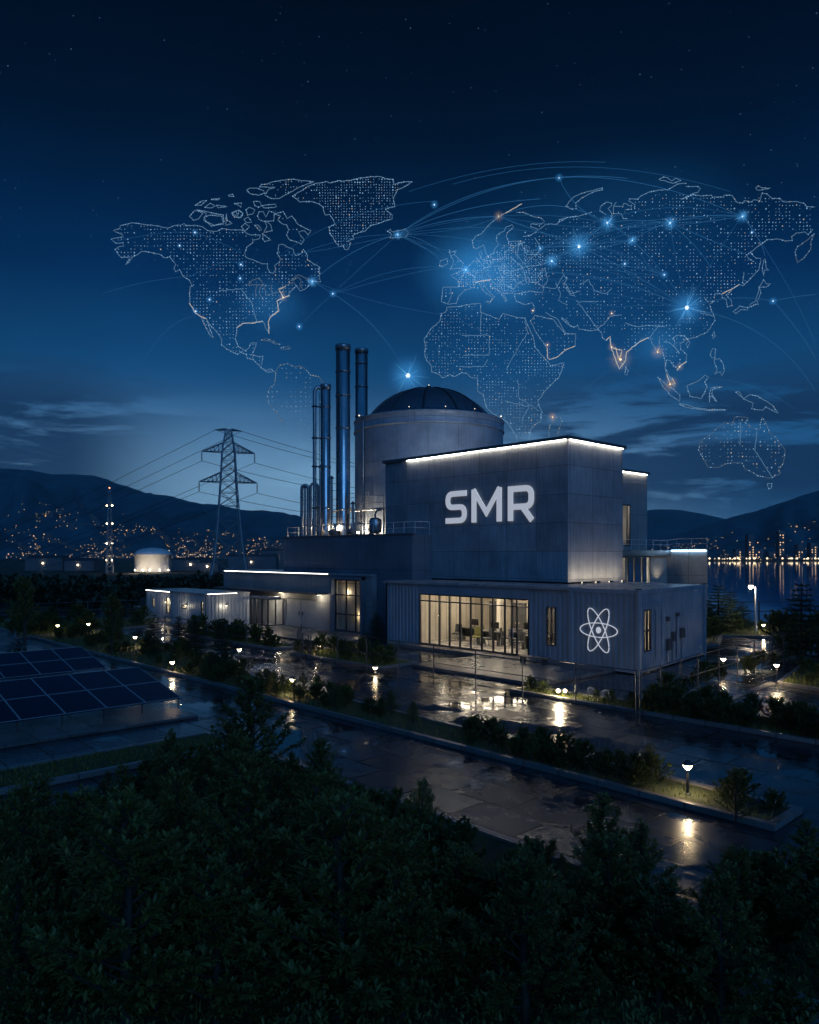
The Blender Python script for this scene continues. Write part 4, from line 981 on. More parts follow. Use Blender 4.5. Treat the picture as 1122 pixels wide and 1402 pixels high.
# receiver and valve gear
q = (a_at(514, 31.6), 31.6); rec = thing('receiver_tank', 'small upright receiver tank on the service roof beside the hall wall', 'tank', (q[0], q[1], PZ+0.003))
mb = MB(); z = PZ+0.003
for k in range(3): an = 2*pi*k/3; mb.tube([(q[0]+0.36*cos(an), q[1]+0.36*sin(an), z), (q[0]+0.36*cos(an), q[1]+0.36*sin(an), z+0.3)], 0.04, 6)
mb.build('feet', M['dark_steel'], rec)
mb = MB(); mb.lathe([(0.02, 0.18), (0.3, 0.22), (0.42, 0.36), (0.42, 1.05), (0.3, 1.2), (0.02, 1.26)], (q[0], q[1], z), 24); mb.build('shell', M['pipe'], rec)
mb = MB(); mb.tube([(q[0], q[1], z+1.2), (q[0], q[1], z+1.5), (q[0]+0.1, q[1]+0.05, z+1.7), (q[0]+0.5, q[1]+0.1, z+1.75)], 0.06, 8); mb.build('outlet', M['pipe'], rec)
for i, x in enumerate((440, 456, 481)):
    b = 31.2; a = a_at(x, b); t = thing('roof_pump', ['squat pump set on the service roof by the shorter stack', 'squat pump set on the service roof left of the roof lamp', 'squat pump set on the service roof in front of the tall stack'][i], 'pump', (a, b, PZ+0.003), 'pumps on the service roof')
    mb = MB(); mb.bbox(a-0.3, a+0.3, b-0.2, b+0.2, PZ+0.003, PZ+0.12, 0.01); mb.build('base_frame', M['dark_steel'], t)
    mb = MB(); mb.tube([(a-0.25, b, PZ+0.36), (a+0.25, b, PZ+0.36)], 0.2, 14); mb.build('housing', M['pipe'], t)
    mb = MB(); mb.tube([(a+0.1, b, PZ+0.5), (a+0.1, b, PZ+0.9), (a+0.1, b+0.9, PZ+0.95)], 0.07, 8); mb.build('discharge_pipe', M['pipe'], t)

# ------------------------------------------------------------------ railings and fences
def railing(name, label, cat, path, h, step, rails, r_post=0.025, r_rail=0.02, mat='galv', group=None, zf=None, mesh=False):
    z0 = path[0][2] if len(path[0]) > 2 else 0.0
    t = thing(name, label, cat, (path[0][0], path[0][1], z0), group); lines = {k: [] for k in rails}; n_posts = 0
    P = [Vector((p[0], p[1], p[2] if len(p) > 2 else 0.0)) for p in path]
    for a, b in zip(P[:-1], P[1:]):
        L = (b-a).length; n = max(1, round(L/step))
        for k in range(n+(1 if b is P[-1] else 0)):
            q = a+(b-a)*(k/n); mb = MB(); mb.tube([q, q+Vector((0, 0, h))], r_post, 6); mb.build('post', M[mat], t)
    for k in rails:
        mb = MB(); mb.tube([(p.x, p.y, p.z+k) for p in P], r_rail, 6); mb.build('rail', M[mat], t)
    return t
railing('roof_railing', 'steel railing along the edge of the service roof under the stacks', 'railing', [(PA0+0.05, 33, PZ+0.003), (PA0+0.05, PB0+0.30, PZ+0.003), (PA1-0.1, PB0+0.30, PZ+0.003), (PA1-0.1, PB1-0.1, PZ+0.003)], 0.78, 0.95, (0.42, 0.78), 0.022, 0.02)
railing('terrace_railing', 'pale steel railing round the roof terrace at the right end', 'railing', [(TA+0.12, TB0+0.3, TZ+0.003), (TA+0.12, 43.9, TZ+0.003), (TA+0.5, 44.35, TZ+0.093), (BA1-0.12, 44.35, TZ+0.093)], 0.62, 0.9, (0.33, 0.62), 0.02, 0.018)
railing('perimeter_fence', 'tall dark post and rail fence along the wet road by the pavilion', 'fence', [(-29.3, 21.05), (-21, 21.05), (-12.1, 21.05)], 1.42, 2.1, (0.12, 0.72, 1.40), 0.026, 0.016, 'dark_steel', 'perimeter fences')
railing('perimeter_fence', 'dark post and rail fence running back past the container towards the lake', 'fence', [(-12.0, 21.1), (-12.5, 26), (-13.3, 36.2)], 1.42, 1.9, (0.12, 0.72, 1.40), 0.026, 0.016, 'dark_steel', 'perimeter fences')
railing('perimeter_fence', 'dark fence along the lake shore behind the street lamp', 'fence', [at(x, y, 57.0)[:2] for x, y in ((968, 850), (1040, 850), (1110, 850), (1180, 850))], 1.45, 3.2, (0.7, 1.43), 0.06, 0.035, 'dark_steel', 'perimeter fences')
railing('perimeter_fence', 'dark fence at the right edge in front of the tall conifer', 'fence', [gp(1058, 908)[:2], gp(1092, 902)[:2], gp(1150, 925)[:2]], 1.42, 1.6, (0.12, 0.72, 1.40), 0.026, 0.016, 'dark_steel', 'perimeter fences')
railing('perimeter_fence', 'distant dark fence at the left edge of the yard', 'fence', [gp(45, 850)[:2], gp(120, 846)[:2], gp(196, 843)[:2]], 1.3, 3.0, (0.65, 1.28), 0.05, 0.03, 'dark_steel', 'perimeter fences')
railing('yard_gate', 'low steel gate rails at the yard entrance left of the pavilion', 'gate', [(-34.6, 24.2), (-31.8, 22.0), (-29.5, 21.05)], 1.15, 1.2, (0.1, 0.6, 1.13), 0.03, 0.02, 'dark_steel')
railing('yard_gate', 'low rails beside the shrubs in front of the loading doors', 'gate', [(-45.5, 21.3), (-40, 21.3), (-35.6, 21.3)], 1.1, 1.8, (0.55, 1.08), 0.03, 0.022, 'dark_steel')

# ------------------------------------------------------------------ lamps
def bollard(label, p, h=0.66, e=9.0, lens=0.055, name='bollard_lamp', zb=0.085):
    x, y = p[0], p[1]; z = zb
    t = thing(name, label, 'lamp', (x, y, z), 'low garden lamps along the wet roads')
    mb = MB(); mb.lathe([(0.07, 0), (0.07, 0.02), (0.035, 0.03)], (x, y, z), 14); mb.tube([(x, y, z+0.02), (x, y, z+h-0.14)], 0.028, 10); mb.build('post', M['dark_steel'], t)
    g = MB(); g.lathe([(0.03, h-0.15), (lens, h-0.13), (lens*1.9, h-0.05), (lens*1.9, h-0.045)], (x, y, z), 16); g.build('lens', M['lamp'], t)
    mb = MB(); mb.lathe([(lens*1.95, h-0.05), (lens*2.1, h-0.045), (lens*1.9, h-0.02), (0.04, h+0.05), (0.001, h+0.055)], (x, y, z), 16); mb.build('hood', M['dark_steel'], t)
    light('POINT', (x, y, z+h-0.17), e, t, (1.0, 0.74, 0.42), 0.045)
    return t
BOL = [
 ('garden lamp on the near end of the long hedge strip between the wet roads', (942, 1088), 0.66, 16),
 ('bright garden lamp on the hedge strip where the two wet roads widen, below the cabins', (401, 951), 0.60, 16),
 ('garden lamp in the hedge strip right behind the solar panels', (236, 921), 0.5, 9),
 ('garden lamp between the young trees left of the yard', (328, 905), 0.6, 9),
 ('garden lamp by the left trees, in front of the corrugated cabins', (185, 886), 0.6, 9),
 ('small lamp at the far left by the pale path', (79, 868), 0.6, 8),
 ('small lamp right of the far left lamp, on the far bed', (121, 866), 0.6, 5),
 ('lamp beside the pale kerb at the right, lighting the wet court', (1064, 936), 0.78, 40),
 ('lamp behind the pale kerb, near the container corner', (991, 924), 0.72, 18),
 ('small lamp on the lit grass below the street lamp', (1046, 866), 0.55, 16),
 ('small lamp in the shrubs left of the pavilion entrance', (514, 921), 0.28, 4),
 ('small lamp by the yard gate', (437, 893), 0.4, 14),
]
LAMPS = []
for lab, (x, y), h_, e_ in BOL:
    p = gp(x, y, 0.085); LAMPS.append(p); bollard(lab, p, h_, e_*6.0)
# twin floodlight in the fence bed
p = gp(770, 953, 0.085); fl = thing('twin_floodlight', 'pair of bright ground floodlights in the grass by the fence corner below the container', 'lamp', (p[0], p[1], 0.085)); LAMPS.append(p)
for s in (-0.12, 0.12):
    qx, qy = p[0]+s*CY, p[1]+s*SY
    mb = MB(); mb.tube([(qx, qy, 0.085), (qx, qy, 0.2)], 0.02, 6); mb.bbox(qx-0.07, qx+0.07, qy-0.05, qy+0.05, 0.2, 0.33, 0.01); o = mb.build('floodlight', M['dark_steel'], fl)
    g = MB(); g.ball((qx+0.02, qy-0.055, 0.27), 0.062, 10, 6); g.build('lens', M['lamp'], o)
light('POINT', (p[0]+0.05, p[1]-0.25, 0.42), 130, fl, (1.0, 0.80, 0.52), 0.06)
# street lamp
p = gp(1035.5, 868); sl = thing('street_lamp', 'tall slim street lamp with a lit head by the lake', 'street lamp', (p[0], p[1], 0)); hd = depth(p[0], p[1]); zt = CAMZ-(803-HY)/F*hd
mb = MB(); mb.tube([(p[0], p[1], 0), (p[0], p[1], zt)], [0.07, 0.05], 10); mb.build('post', M['galv'], sl)
ax, ay = p[0]-0.32*CY, p[1]-0.32*SY
mb = MB(); mb.tube([(p[0], p[1], zt-0.03), (ax, ay, zt+0.03)], 0.035, 8); mb.ball((ax, ay, zt+0.06), 0.11, 12, 6); mb.build('arm', M['galv'], sl)
g = MB(); g.ball((ax, ay, zt-0.02), 0.14, 12, 8); g.build('lens', M['lamp'], sl)
light('POINT', (ax, ay, zt-0.22), 200, sl, (1.0, 0.82, 0.58), 0.1)

# ------------------------------------------------------------------ solar arrays
def array(label, a0, a1, z0, z1, bs, step):
    t = thing('solar_array', label, 'solar panels', (a0, bs, 0.09), 'solar arrays beside the road'); n = int((bs+6.5)/step); th = 0.035
    for k in range(n):
        b1, b0 = bs-k*step-0.012, bs-(k+1)*step+0.012
        mb = MB(); mb.add([(a0, b0, z0), (a0, b1, z0), (a1, b1+0.12, z1), (a1, b0+0.12, z1), (a0, b0, z0-th), (a0, b1, z0-th), (a1, b1+0.12, z1-th), (a1, b0+0.12, z1-th)],
               [(0, 1, 2, 3), (7, 6, 5, 4), (0, 4, 5, 1), (1, 5, 6, 2), (2, 6, 7, 3), (3, 7, 4, 0)]); m_ = mb.build('solar_module', M['pv'], t, True)
        f = MB(); e = 0.004
        def bar(p, q): f.tube([p, q], 0.010, 4, True, False)
        c = [(a0, b0, z0+e), (a0, b1, z0+e), (a1, b1+0.12, z1+e), (a1, b0+0.12, z1+e)]
        for i in range(4): bar(c[i], c[(i+1) % 4])
        m1 = [tuple((c[0][j]+c[3][j])/2 for j in range(3)), tuple((c[1][j]+c[2][j])/2 for j in range(3))]; bar(*m1)
        f.build('module_frame', M['galv'], m_)
    for k in range(0, n+1):
        b = bs-k*step
        mb = MB(); mb.tube([(a0-0.15, b-0.05, 0.09), (a0-0.15, b-0.05, z0+0.0)], 0.022, 6); mb.build('leg', M['dark_steel'], t)
        mb = MB(); mb.tube([(a1+0.3, b+0.05, 0.09), (a1+0.3, b+0.05, z1-0.09)], 0.022, 6); mb.build('leg', M['dark_steel'], t)
    mb = MB(); mb.tube([(a0-0.15, bs-0.02, z0-0.035), (a0-0.15, bs-n*step, z0-0.035)], 0.022, 6); mb.build('purlin', M['dark_steel'], t)
    return t
array('nearer row of dark blue solar panels at the left edge', -22.45, -26.05, 0.43, 1.0, 11.08, 1.19)
array('farther row of dark blue solar panels behind the nearer row', -30.35, -33.5, 0.45, 1.0, 11.75, 1.25)

# ------------------------------------------------------------------ furniture behind the glass
def chair(label, a, b, rz, mat='chair'):
    t = thing('office_chair', label, 'chair', (a, b, 0.2), 'chairs behind the glass front'); t.rotation_euler = (0, 0, rz)
    t['_o'] = (0.0, 0.0, 0.0); z = 0.0
    mb = MB(); mb.bbox(-0.23, 0.23, -0.22, 0.22, 0.42, 0.49, 0.03); mb.build('seat', M[mat], t)
    mb = MB()
    for k in range(6):
        u0, u1 = -0.22+k*0.0733, -0.22+(k+1)*0.0733; c0_, c1_ = 0.06*(u0/0.22)**2, 0.06*(u1/0.22)**2
        mb.hexa([(u0, 0.24-c0_, 0.52), (u1, 0.24-c1_, 0.52), (u1, 0.28-c1_, 0.52), (u0, 0.28-c0_, 0.52), (u0*0.85, 0.28-c0_, 0.95), (u1*0.85, 0.28-c1_, 0.95), (u1*0.85, 0.32-c1_, 0.95), (u0*0.85, 0.32-c0_, 0.95)])
    mb.build('backrest', M[mat], t)
    for sx in (-1, 1):
        for sy_ in (-1, 1): mb = MB(); mb.tube([(0.19*sx, 0.18*sy_, 0.42), (0.23*sx, 0.22*sy_, 0)], 0.016, 6); mb.build('leg', M['galv'], t)
    return t
def desk(label, a, b, w_=1.5, d=0.7, kit=True):
    t = thing('office_desk', label, 'desk', (a, b, 0.2), 'desks behind the glass front'); t['_o'] = (0.0, 0.0, 0.0)
    mb = MB(); mb.bbox(-w_/2, w_/2, -d/2, d/2, 0.70, 0.74, 0.01); mb.build('desk_top', M['desk'], t)
    for s in (-1, 1): mb = MB(); mb.bbox(s*(w_/2-0.06)-0.03, s*(w_/2-0.06)+0.03, -d/2+0.05, d/2-0.05, 0, 0.698, 0.005); mb.build('leg', M['desk'], t)
    mb = MB(); mb.bbox(-w_/2+0.1, w_/2-0.1, d/2-0.12, d/2-0.09, 0.2, 0.698, 0.005); mb.build('modesty_panel', M['desk'], t)
    return t
def monitor(label, a, b):
    t = thing('monitor', label, 'monitor', (a, b, 0.94), 'monitors on the desks'); t['_o'] = (0.0, 0.0, 0.0)
    mb = MB(); mb.bbox(-0.28, 0.28, -0.015, 0.02, 0.14, 0.48, 0.008); mb.build('display', M['screen'], t)
    mb = MB(); mb.tube([(0, 0.02, 0.0), (0, 0.02, 0.25)], 0.02, 8); mb.bbox(-0.1, 0.1, -0.07, 0.09, 0.001, 0.015, 0.004); mb.build('stand', M['screen'], t)
DK = [(-28.2, 31.2), (-26.2, 30.6), (-24.6, 31.4), (-23.0, 30.4), (-25.4, 32.3)]
DN = ['dark desk at the left end behind the glass front', 'dark desk behind the third glass bay', 'dark desk in the middle behind the glass front', 'dark desk at the right end behind the glass front', 'dark desk at the back wall behind the glass front']
for (a, b), l in zip(DK, DN): desk(l, a, b)
for i, k in enumerate((0, 1, 2, 3)): monitor('black monitor on the '+DN[k], DK[k][0]+0.2, DK[k][1]+0.1)
CH = [(-28.4, 30.3, 0.3), (-27.4, 31.6, 2.6), (-26.6, 29.8, 0.1), (-25.7, 29.7, -0.4), (-25.2, 30.6, 2.0), (-24.3, 30.5, 0.2), (-23.4, 29.5, -0.2), (-22.6, 29.6, 0.5), (-22.2, 31.0, 3.0), (-22.1, 29.3, 0.9)]
CN = ['dark chair at the left desk behind the glass', 'dark chair turned away behind the left desk', 'olive chair at the desk behind the third bay', 'dark chair at the right side of the desk behind the third bay', 'dark chair between the middle desks', 'dark chair drawn up to the middle desk', 'dark chair at the desk near the glass door', 'olive chair beside the desk near the glass door', 'dark chair behind the desk near the glass door', 'olive chair right behind the glass door']
for (a, b, r), l in zip(CH, CN): chair(l, a, b, r, 'olive' if 'olive' in l else 'chair')
# bench outside the door
bn_ = thing('bench', 'dark bench on the pavement by the pavilion door', 'bench', (-20.6, 27.0, 0)); bn_['_o'] = (0.0, 0.0, 0.0)
mb = MB()
for k in range(3): mb.bbox(-0.8, 0.8, -0.2+k*0.14, -0.08+k*0.14, 0.40, 0.44, 0.01)
mb.build('seat', M['dark_steel'], bn_)
for s in (-0.6, 0.6): mb = MB(); mb.bbox(s-0.03, s+0.03, -0.18, 0.2, 0.13, 0.398, 0.005); mb.build('leg', M['dark_steel'], bn_)
# ------------------------------------------------------------------ plants
RNG = random.Random(11)
def leaf(mb, p, d, up, ln, wd):
    """one folded leaf: two faces on a midrib"""
    s = d.cross(up)
    if s.length < 1e-4: s = d.orthogonal()
    s.normalize(); n = s.cross(d); q = p+d*ln*0.5
    mb.add([p, q+s*wd+n*wd*0.35, p+d*ln, q-s*wd+n*wd*0.35], [(0, 1, 2), (0, 2, 3)])
def rdir(r): 
    while True:
        v = Vector((r.uniform(-1, 1), r.uniform(-1, 1), r.uniform(-1, 1)))
        if 0.05 < v.length < 1: return v.normalized()
def sapling(seed, h, spread, nb, per, ll, up0=0.6, droop=0.0, low=0.08, tp=0.75):
    """leader stem, limbs that sweep up, sprigs with leaves in stars at their ends"""
    r = random.Random(seed); T = MB(); C = MB()
    bend = [Vector((r.uniform(-.03, .03)*h, r.uniform(-.03, .03)*h, 0)) for _ in range(6)]
    def stem(t):
        k = t*5; i = min(4, int(k)); b = bend[i].lerp(bend[i+1], k-i)*t; return Vector((b.x, b.y, h*t))
    T.tube([stem(k/6) for k in range(7)], [0.022*h*(1-0.85*k/6)+0.003 for k in range(7)], 6)
    ga = r.uniform(0, 6)
    for i in range(nb):
        t = low+(0.97-low)*((i+r.random())/nb); ga += 2.4+r.uniform(-.4, .4)
        L = spread*h*(1-t)**tp*r.uniform(0.6, 1.15)+0.05*h; o = stem(t)
        el = up0+0.5*t+r.uniform(-.2, .2); d = Vector((cos(ga)*cos(el), sin(ga)*cos(el), sin(el)))
        P = [o]; n = 5
        for k in range(n):
            d = (d+Vector((0, 0, 0.16-droop))+rdir(r)*0.12).normalized(); P.append(P[-1]+d*L/n)
        T.tube(P, [0.007*h*(1-k/(n+1)) for k in range(n+1)], 4)
        m = max(4, int(per*L/(spread*h)))
        for k in range(m):
            s = 0.22+0.78*(k+r.random())/m; x = s*n; j = min(n-1, int(x)); p = P[j].lerp(P[j+1], x-j); ax = (P[j+1]-P[j]).normalized()
            sd = (ax*0.8+rdir(r)*0.9+Vector((0, 0, 0.25))).normalized(); tl = r.uniform(0.03, 0.085)*h*(1-0.4*s)
            # a sprig: leaves in pairs along it
            nl = 4
            for q in range(nl):
                pp = p+sd*tl*(q+0.5)/nl
                for sg in (-1, 1):
                    v = (sd*0.7+sd.cross(rdir(r)).normalized()*0.75*sg+Vector((0, 0, 0.15))).normalized()
                    leaf(C, pp, v, Vector((0, 0, 1)), ll*r.uniform(0.7, 1.2), ll*0.21)
            leaf(C, p+sd*tl, sd, Vector((0, 0, 1)), ll, ll*0.21)
    return T, C
def conifer(seed, h, spread, nw, ll):
    r = random.Random(seed); T = MB(); C = MB()
    T.tube([(0, 0, 0), (0, 0, h*0.5), (0, 0, h)], [0.02*h, 0.012*h, 0.002*h], 7)
    for i in range(nw):
        t = 0.08+0.9*(i/nw)**0.9; nbr = 6 if t < 0.8 else 4; a0 = r.uniform(0, 6)
        for k in range(nbr):
            a = a0+2*pi*k/nbr+r.uniform(-.3, .3); L = spread*h*(1-t)**0.85*r.uniform(0.7, 1.12)+0.02*h
            el = 0.25*t-0.12+r.uniform(-.12, .12)
            P = []; 
            for q in range(5):
                u = q/4; P.append(Vector((cos(a)*L*u, sin(a)*L*u, h*t+L*(el*u-0.25*u*u+0.28*u**3))))
            T.tube(P, [0.006*h*(1-q/5) for q in range(5)], 4)
            m = max(5, int(26*L/(spread*h)))
            for q in range(m):
                u = 0.15+0.85*(q+r.random())/m; x = u*4; j = min(3, int(x)); p = P[j].lerp(P[j+1], x-j); ax = (P[j+1]-P[j]).normalized(); sd0 = ax.cross(Vector((0, 0, 1))).normalized()
                for sg in (-1, 1):
                    sd = (ax*0.75+sd0*sg*r.uniform(0.5, 1.0)+Vector((0, 0, r.uniform(-0.25, 0.15)))).normalized(); tl = L*0.30*(1-u*0.6)+0.02*h
                    for w_ in range(4):
                        pp = p+sd*tl*w_/4
                        leaf(C, pp, (sd+rdir(r)*0.55).normalized(), Vector((0, 0, 1)), ll*r.uniform(0.8, 1.3), ll*0.16)
    return T, C
PROTO = {}
def proto(key, fn, crown_mat, names):
    T, C = fn; tn, cnm = names; a = bpy.data.meshes.new(key+'_stem'); 
    def me(mb, nm, mat):
        m = bpy.data.meshes.new(nm); m.from_pydata([tuple(v) for v in mb.v], [], mb.f); m.materials.append(mat); m.polygons.foreach_set('use_smooth', [False]*len(mb.f)); return m
    bpy.data.meshes.remove(a)
    PROTO[key] = (me(T, tn, M['bark']), me(C, cnm, crown_mat), tn, cnm)
for k in range(5): proto('sap%d' % k, sapling(100+k, 1.0, 0.46, 46, 22, 0.036, 0.38, 0.05), M['leaf'], ('trunk', 'crown'))
for k in range(4): proto('shr%d' % k, sapling(200+k, 1.0, 0.85, 28, 16, 0.11, 0.45, 0.05, 0.02, 0.45), M['shrub'], ('stem', 'foliage'))
for k in range(3): proto('con%d' % k, conifer(300+k, 1.0, 0.34, 14, 0.032), M['needle'], ('trunk', 'crown'))
for k in range(2): proto('brd%d' % k, sapling(400+k, 1.0, 0.42, 40, 20, 0.038, 0.35, 0.02, 0.22, 0.5), M['leaf'], ('trunk', 'crown'))
def plant(key, name, label, cat, x, y, z, h, group=None, rz=None, sx=1.0):
    o = bpy.data.objects.new(name, None); COL.objects.link(o); o.location = (x, y, z); o.rotation_euler = (0, 0, RNG.uniform(0, 6.28) if rz is None else rz); o.scale = (h*sx, h*sx, h); o.empty_display_size = 0.2
    tag(o, label, cat, group); A, B, tn, cnm = PROTO[key]
    for me_, nm in ((A, tn), (B, cnm)):
        c = bpy.data.objects.new(nm, me_); COL.objects.link(c); c.parent = o
    return o
# trees one can point at: pixel of the foot, pixel row of the tip
SPOT = [
 ('brd0', 'young_tree', 'broad young tree at the left edge above the solar panels', 34, 884, 800, 1.0),
 ('brd1', 'young_tree', 'loose young tree behind the farther solar row', 154, 897, 822, 0.9),
 ('con0', 'conifer', 'dark young conifer in front of the farther cabin', 211, 893, 839, 1.1),
 ('con1', 'conifer', 'dark young conifer in front of the slit window of the nearer cabin', 245, 887, 842, 1.1),
 ('con2', 'conifer', 'slim young conifer just left of the nearer cabin corner', 268, 899, 845, 1.1),
 ('con0', 'conifer', 'tall young conifer in front of the corrugated cabin wall', 304, 925, 843, 0.9),
 ('sap1', 'young_tree', 'small sapling in front of the glazed porch', 324, 874, 849, 1.2),
 ('con1', 'conifer', 'dark small conifer against the left end of the pavilion', 516, 876, 838, 1.5),
 ('con2', 'conifer', 'tall dark conifer at the right edge by the lake', 1098, 905, 794, 1.15),
 ('sap2', 'young_tree', 'leafy sapling on the near end of the hedge strip, right of its lamp', 1008, 1125, 1058, 1.1),
 ('sap0', 'young_tree', 'tall sapling in the middle of the dark foreground, beside the wet road', 345, 1072, 940, 1.35),
 ('sap3', 'young_tree', 'slim sapling in the foreground before the lamp reflection at the right', 824, 1240, 1098, 1.1),
 ('sap4', 'young_tree', 'sapling at the lower left corner of the wet path', 52, 1205, 1072, 1.25),
 ('sap1', 'young_tree', 'slim sapling tip in the foreground below the puddle', 577, 1200, 1078, 0.95),
 ('sap2', 'young_tree', 'sapling below the left edge of the middle road', 437, 1120, 1018, 1.15),
 ('sap4', 'young_tree', 'leafy plant at the right edge on the corner bed', 1105, 1185, 1128, 1.5),
 ('sap3', 'young_tree', 'wide sapling in the right foreground corner', 1010, 1300, 1168, 1.2),
 ('sap0', 'young_tree', 'sapling to the right of the slim foreground sapling', 880, 1270, 1138, 1.15),
]
def inbed(x, y): return any(inside(x, y, P) for P in BEDS.values())
for key, nm, lab, x, y, yt, sx in SPOT:
    p = gp(x, y, 0.08); d = depth(p[0], p[1]); h_ = CAMZ-(yt-HY)/F*d-0.06
    plant(key, nm, lab, 'tree', p[0], p[1], 0.075, h_, None, None, sx)
# the belt of saplings that fills the foreground: tips follow the outline of the mass
SIL = [(0, 1085), (40, 1080), (85, 1110), (120, 1078), (170, 1032), (220, 1008), (260, 1002), (300, 1000), (330, 985), (380, 1010), (410, 1035), (440, 1028), (480, 1070), (520, 1085), (560, 1092), (600, 1108), (640, 1135), (690, 1165), (730, 1150), (760, 1150), (800, 1135), (850, 1125), (885, 1145), (920, 1200), (950, 1245), (975, 1195), (1010, 1175), (1060, 1185), (1117, 1178)]
n_ = 0
def fg(tries, want, hmin, hmax, label, name, keys, mind):
    global n_
    got = []; r = random.Random(77+want)
    for _ in range(tries):
        if len(got) >= want: break
        x = r.uniform(-40, 1160); d = r.uniform(7.6, 17.5); q = ld((x-HX)/F*d, d)
        ok = inside(q[0], q[1], BEDS['front']) or inside(q[0], q[1], BEDS['corner']) or (inside(q[0], q[1], BEDS['strip']) and d < 17)
        if not ok: continue
        ys = interp(SIL, x)+r.uniform(0, 45); zt = CAMZ-(ys-HY)/F*d-0.08
        h_ = min(zt, r.uniform(hmin, hmax))
        if h_ < 0.3: continue
        if any((q[0]-a)**2+(q[1]-b)**2 < mind**2 for a, b in got): continue
        got.append(q); plant(r.choice(keys), name, label, 'tree' if 'tree' in name else 'shrub', q[0], q[1], 0.075, h_, 'saplings of the dark foreground thicket' if 'tree' in name else 'low shrubs of the dark foreground', None, r.uniform(1.0, 1.5))
    return len(got)
fg(3000, 62, 1.1, 2.5, 'dark leafy sapling standing in the foreground thicket', 'young_tree', ['sap0', 'sap1', 'sap2', 'sap3', 'sap4'], 0.62)
fg(3000, 60, 0.5, 0.95, 'low dark shrub at the foot of the foreground saplings', 'low_shrub', ['shr0', 'shr1', 'shr2', 'shr3'], 0.5)
fg(4000, 70, 0.38, 0.6, 'small dark plant low in the foreground by the kerb', 'low_shrub', ['shr0', 'shr1', 'shr2', 'shr3', 'sap1'], 0.4)
# hedge strips
def hedge(poly, n, hmin, hmax, label, group, seed, keys=('shr0', 'shr1', 'shr2', 'shr3'), keep=None, mind=0.45, sap=0.0):
    r = random.Random(seed); xs = [p[0] for p in poly]; ys = [p[1] for p in poly]; got = []
    for _ in range(n*40):
        if len(got) >= n: break
        x, y = r.uniform(min(xs), max(xs)), r.uniform(min(ys), max(ys))
        if not inside(x, y, poly) or (keep and not keep(x, y)): continue
        if any((x-a)**2+(y-b)**2 < mind**2 for a, b in got): continue
        if any((x-p[0])**2+(y-p[1])**2 < 0.55**2 for p in LAMPS): continue
        got.append((x, y)); k = r.choice(keys)
        if r.random() < sap: k = r.choice(('sap1', 'sap2', 'sap4')); h_ = hmax*r.uniform(0.95, 1.35); sx = 1.25
        else: h_ = r.uniform(hmin, hmax); sx = r.uniform(0.9, 1.3)
        plant(k, 'hedge_shrub', label, 'shrub', x, y, 0.07, h_, group, None, sx)
near_lamp = gp(942, 1088)
hedge(BEDS['long'], 76, 0.30, 0.56, 'spiky dark shrub in the long hedge strip between the two wet roads', 'shrubs of the long hedge strip', 5, keep=lambda x, y: -30 < x < -5.6 and abs(x-near_lamp[0]-0.1) > 0.75, mind=0.28, sap=0.25)
hedge(BEDS['long'], 80, 0.32, 0.6, 'dark shrub of the wide bed behind the solar panels', 'shrubs behind the solar panels', 6, keep=lambda x, y: -60 < x < -29 and y > 14.6, mind=0.5, sap=0.08)
hedge(BEDS['fence'], 48, 0.42, 0.75, 'rounded dark shrub in the hedge by the fence below the container', 'shrubs of the fence hedge', 7, keep=lambda x, y: x > -12.0, mind=0.38)
hedge(BEDS['fence'], 8, 0.2, 0.42, 'small plant in the lit grass beside the twin floodlight', 'plants beside the floodlight', 8, keep=lambda x, y: x < -12.3 and x > -17, mind=0.4)
hedge(BEDS['door'], 16, 0.45, 0.85, 'dark shrub left of the pavilion entrance', 'shrubs left of the entrance', 9, mind=0.5)
hedge(BEDS['yard'], 18, 0.4, 0.9, 'dark shrub in the bed in front of the loading doors', 'shrubs in front of the loading doors', 10, mind=0.6)
hedge(BEDS['shore'], 16, 0.45, 1.0, 'dark shrub on the grass by the lake', 'shrubs by the lake', 12, keep=lambda x, y: depth(x, y) > 48, mind=0.9)
hedge(BEDS['bay'], 5, 0.7, 1.25, 'bushy dark shrub behind the far corner of the container', 'shrubs behind the container', 13, mind=0.5)
hedge(BEDS['east'], 10, 0.25, 0.6, 'low plant in the grass at the right edge', 'plants at the right edge', 14, mind=0.45)
hedge(BEDS['west'], 16, 0.5, 1.1, 'dark shrub in the far bed at the left', 'shrubs of the far left bed', 15, mind=1.0)
fence_in = [(-12.9, 23.6), (-12.3, 23.6), (-13.2, 35.5), (-14.2, 35.5)]
hedge(fence_in, 12, 0.4, 0.75, 'dark shrub along the fence that runs back past the container', 'shrubs along the side fence', 16, mind=0.6)
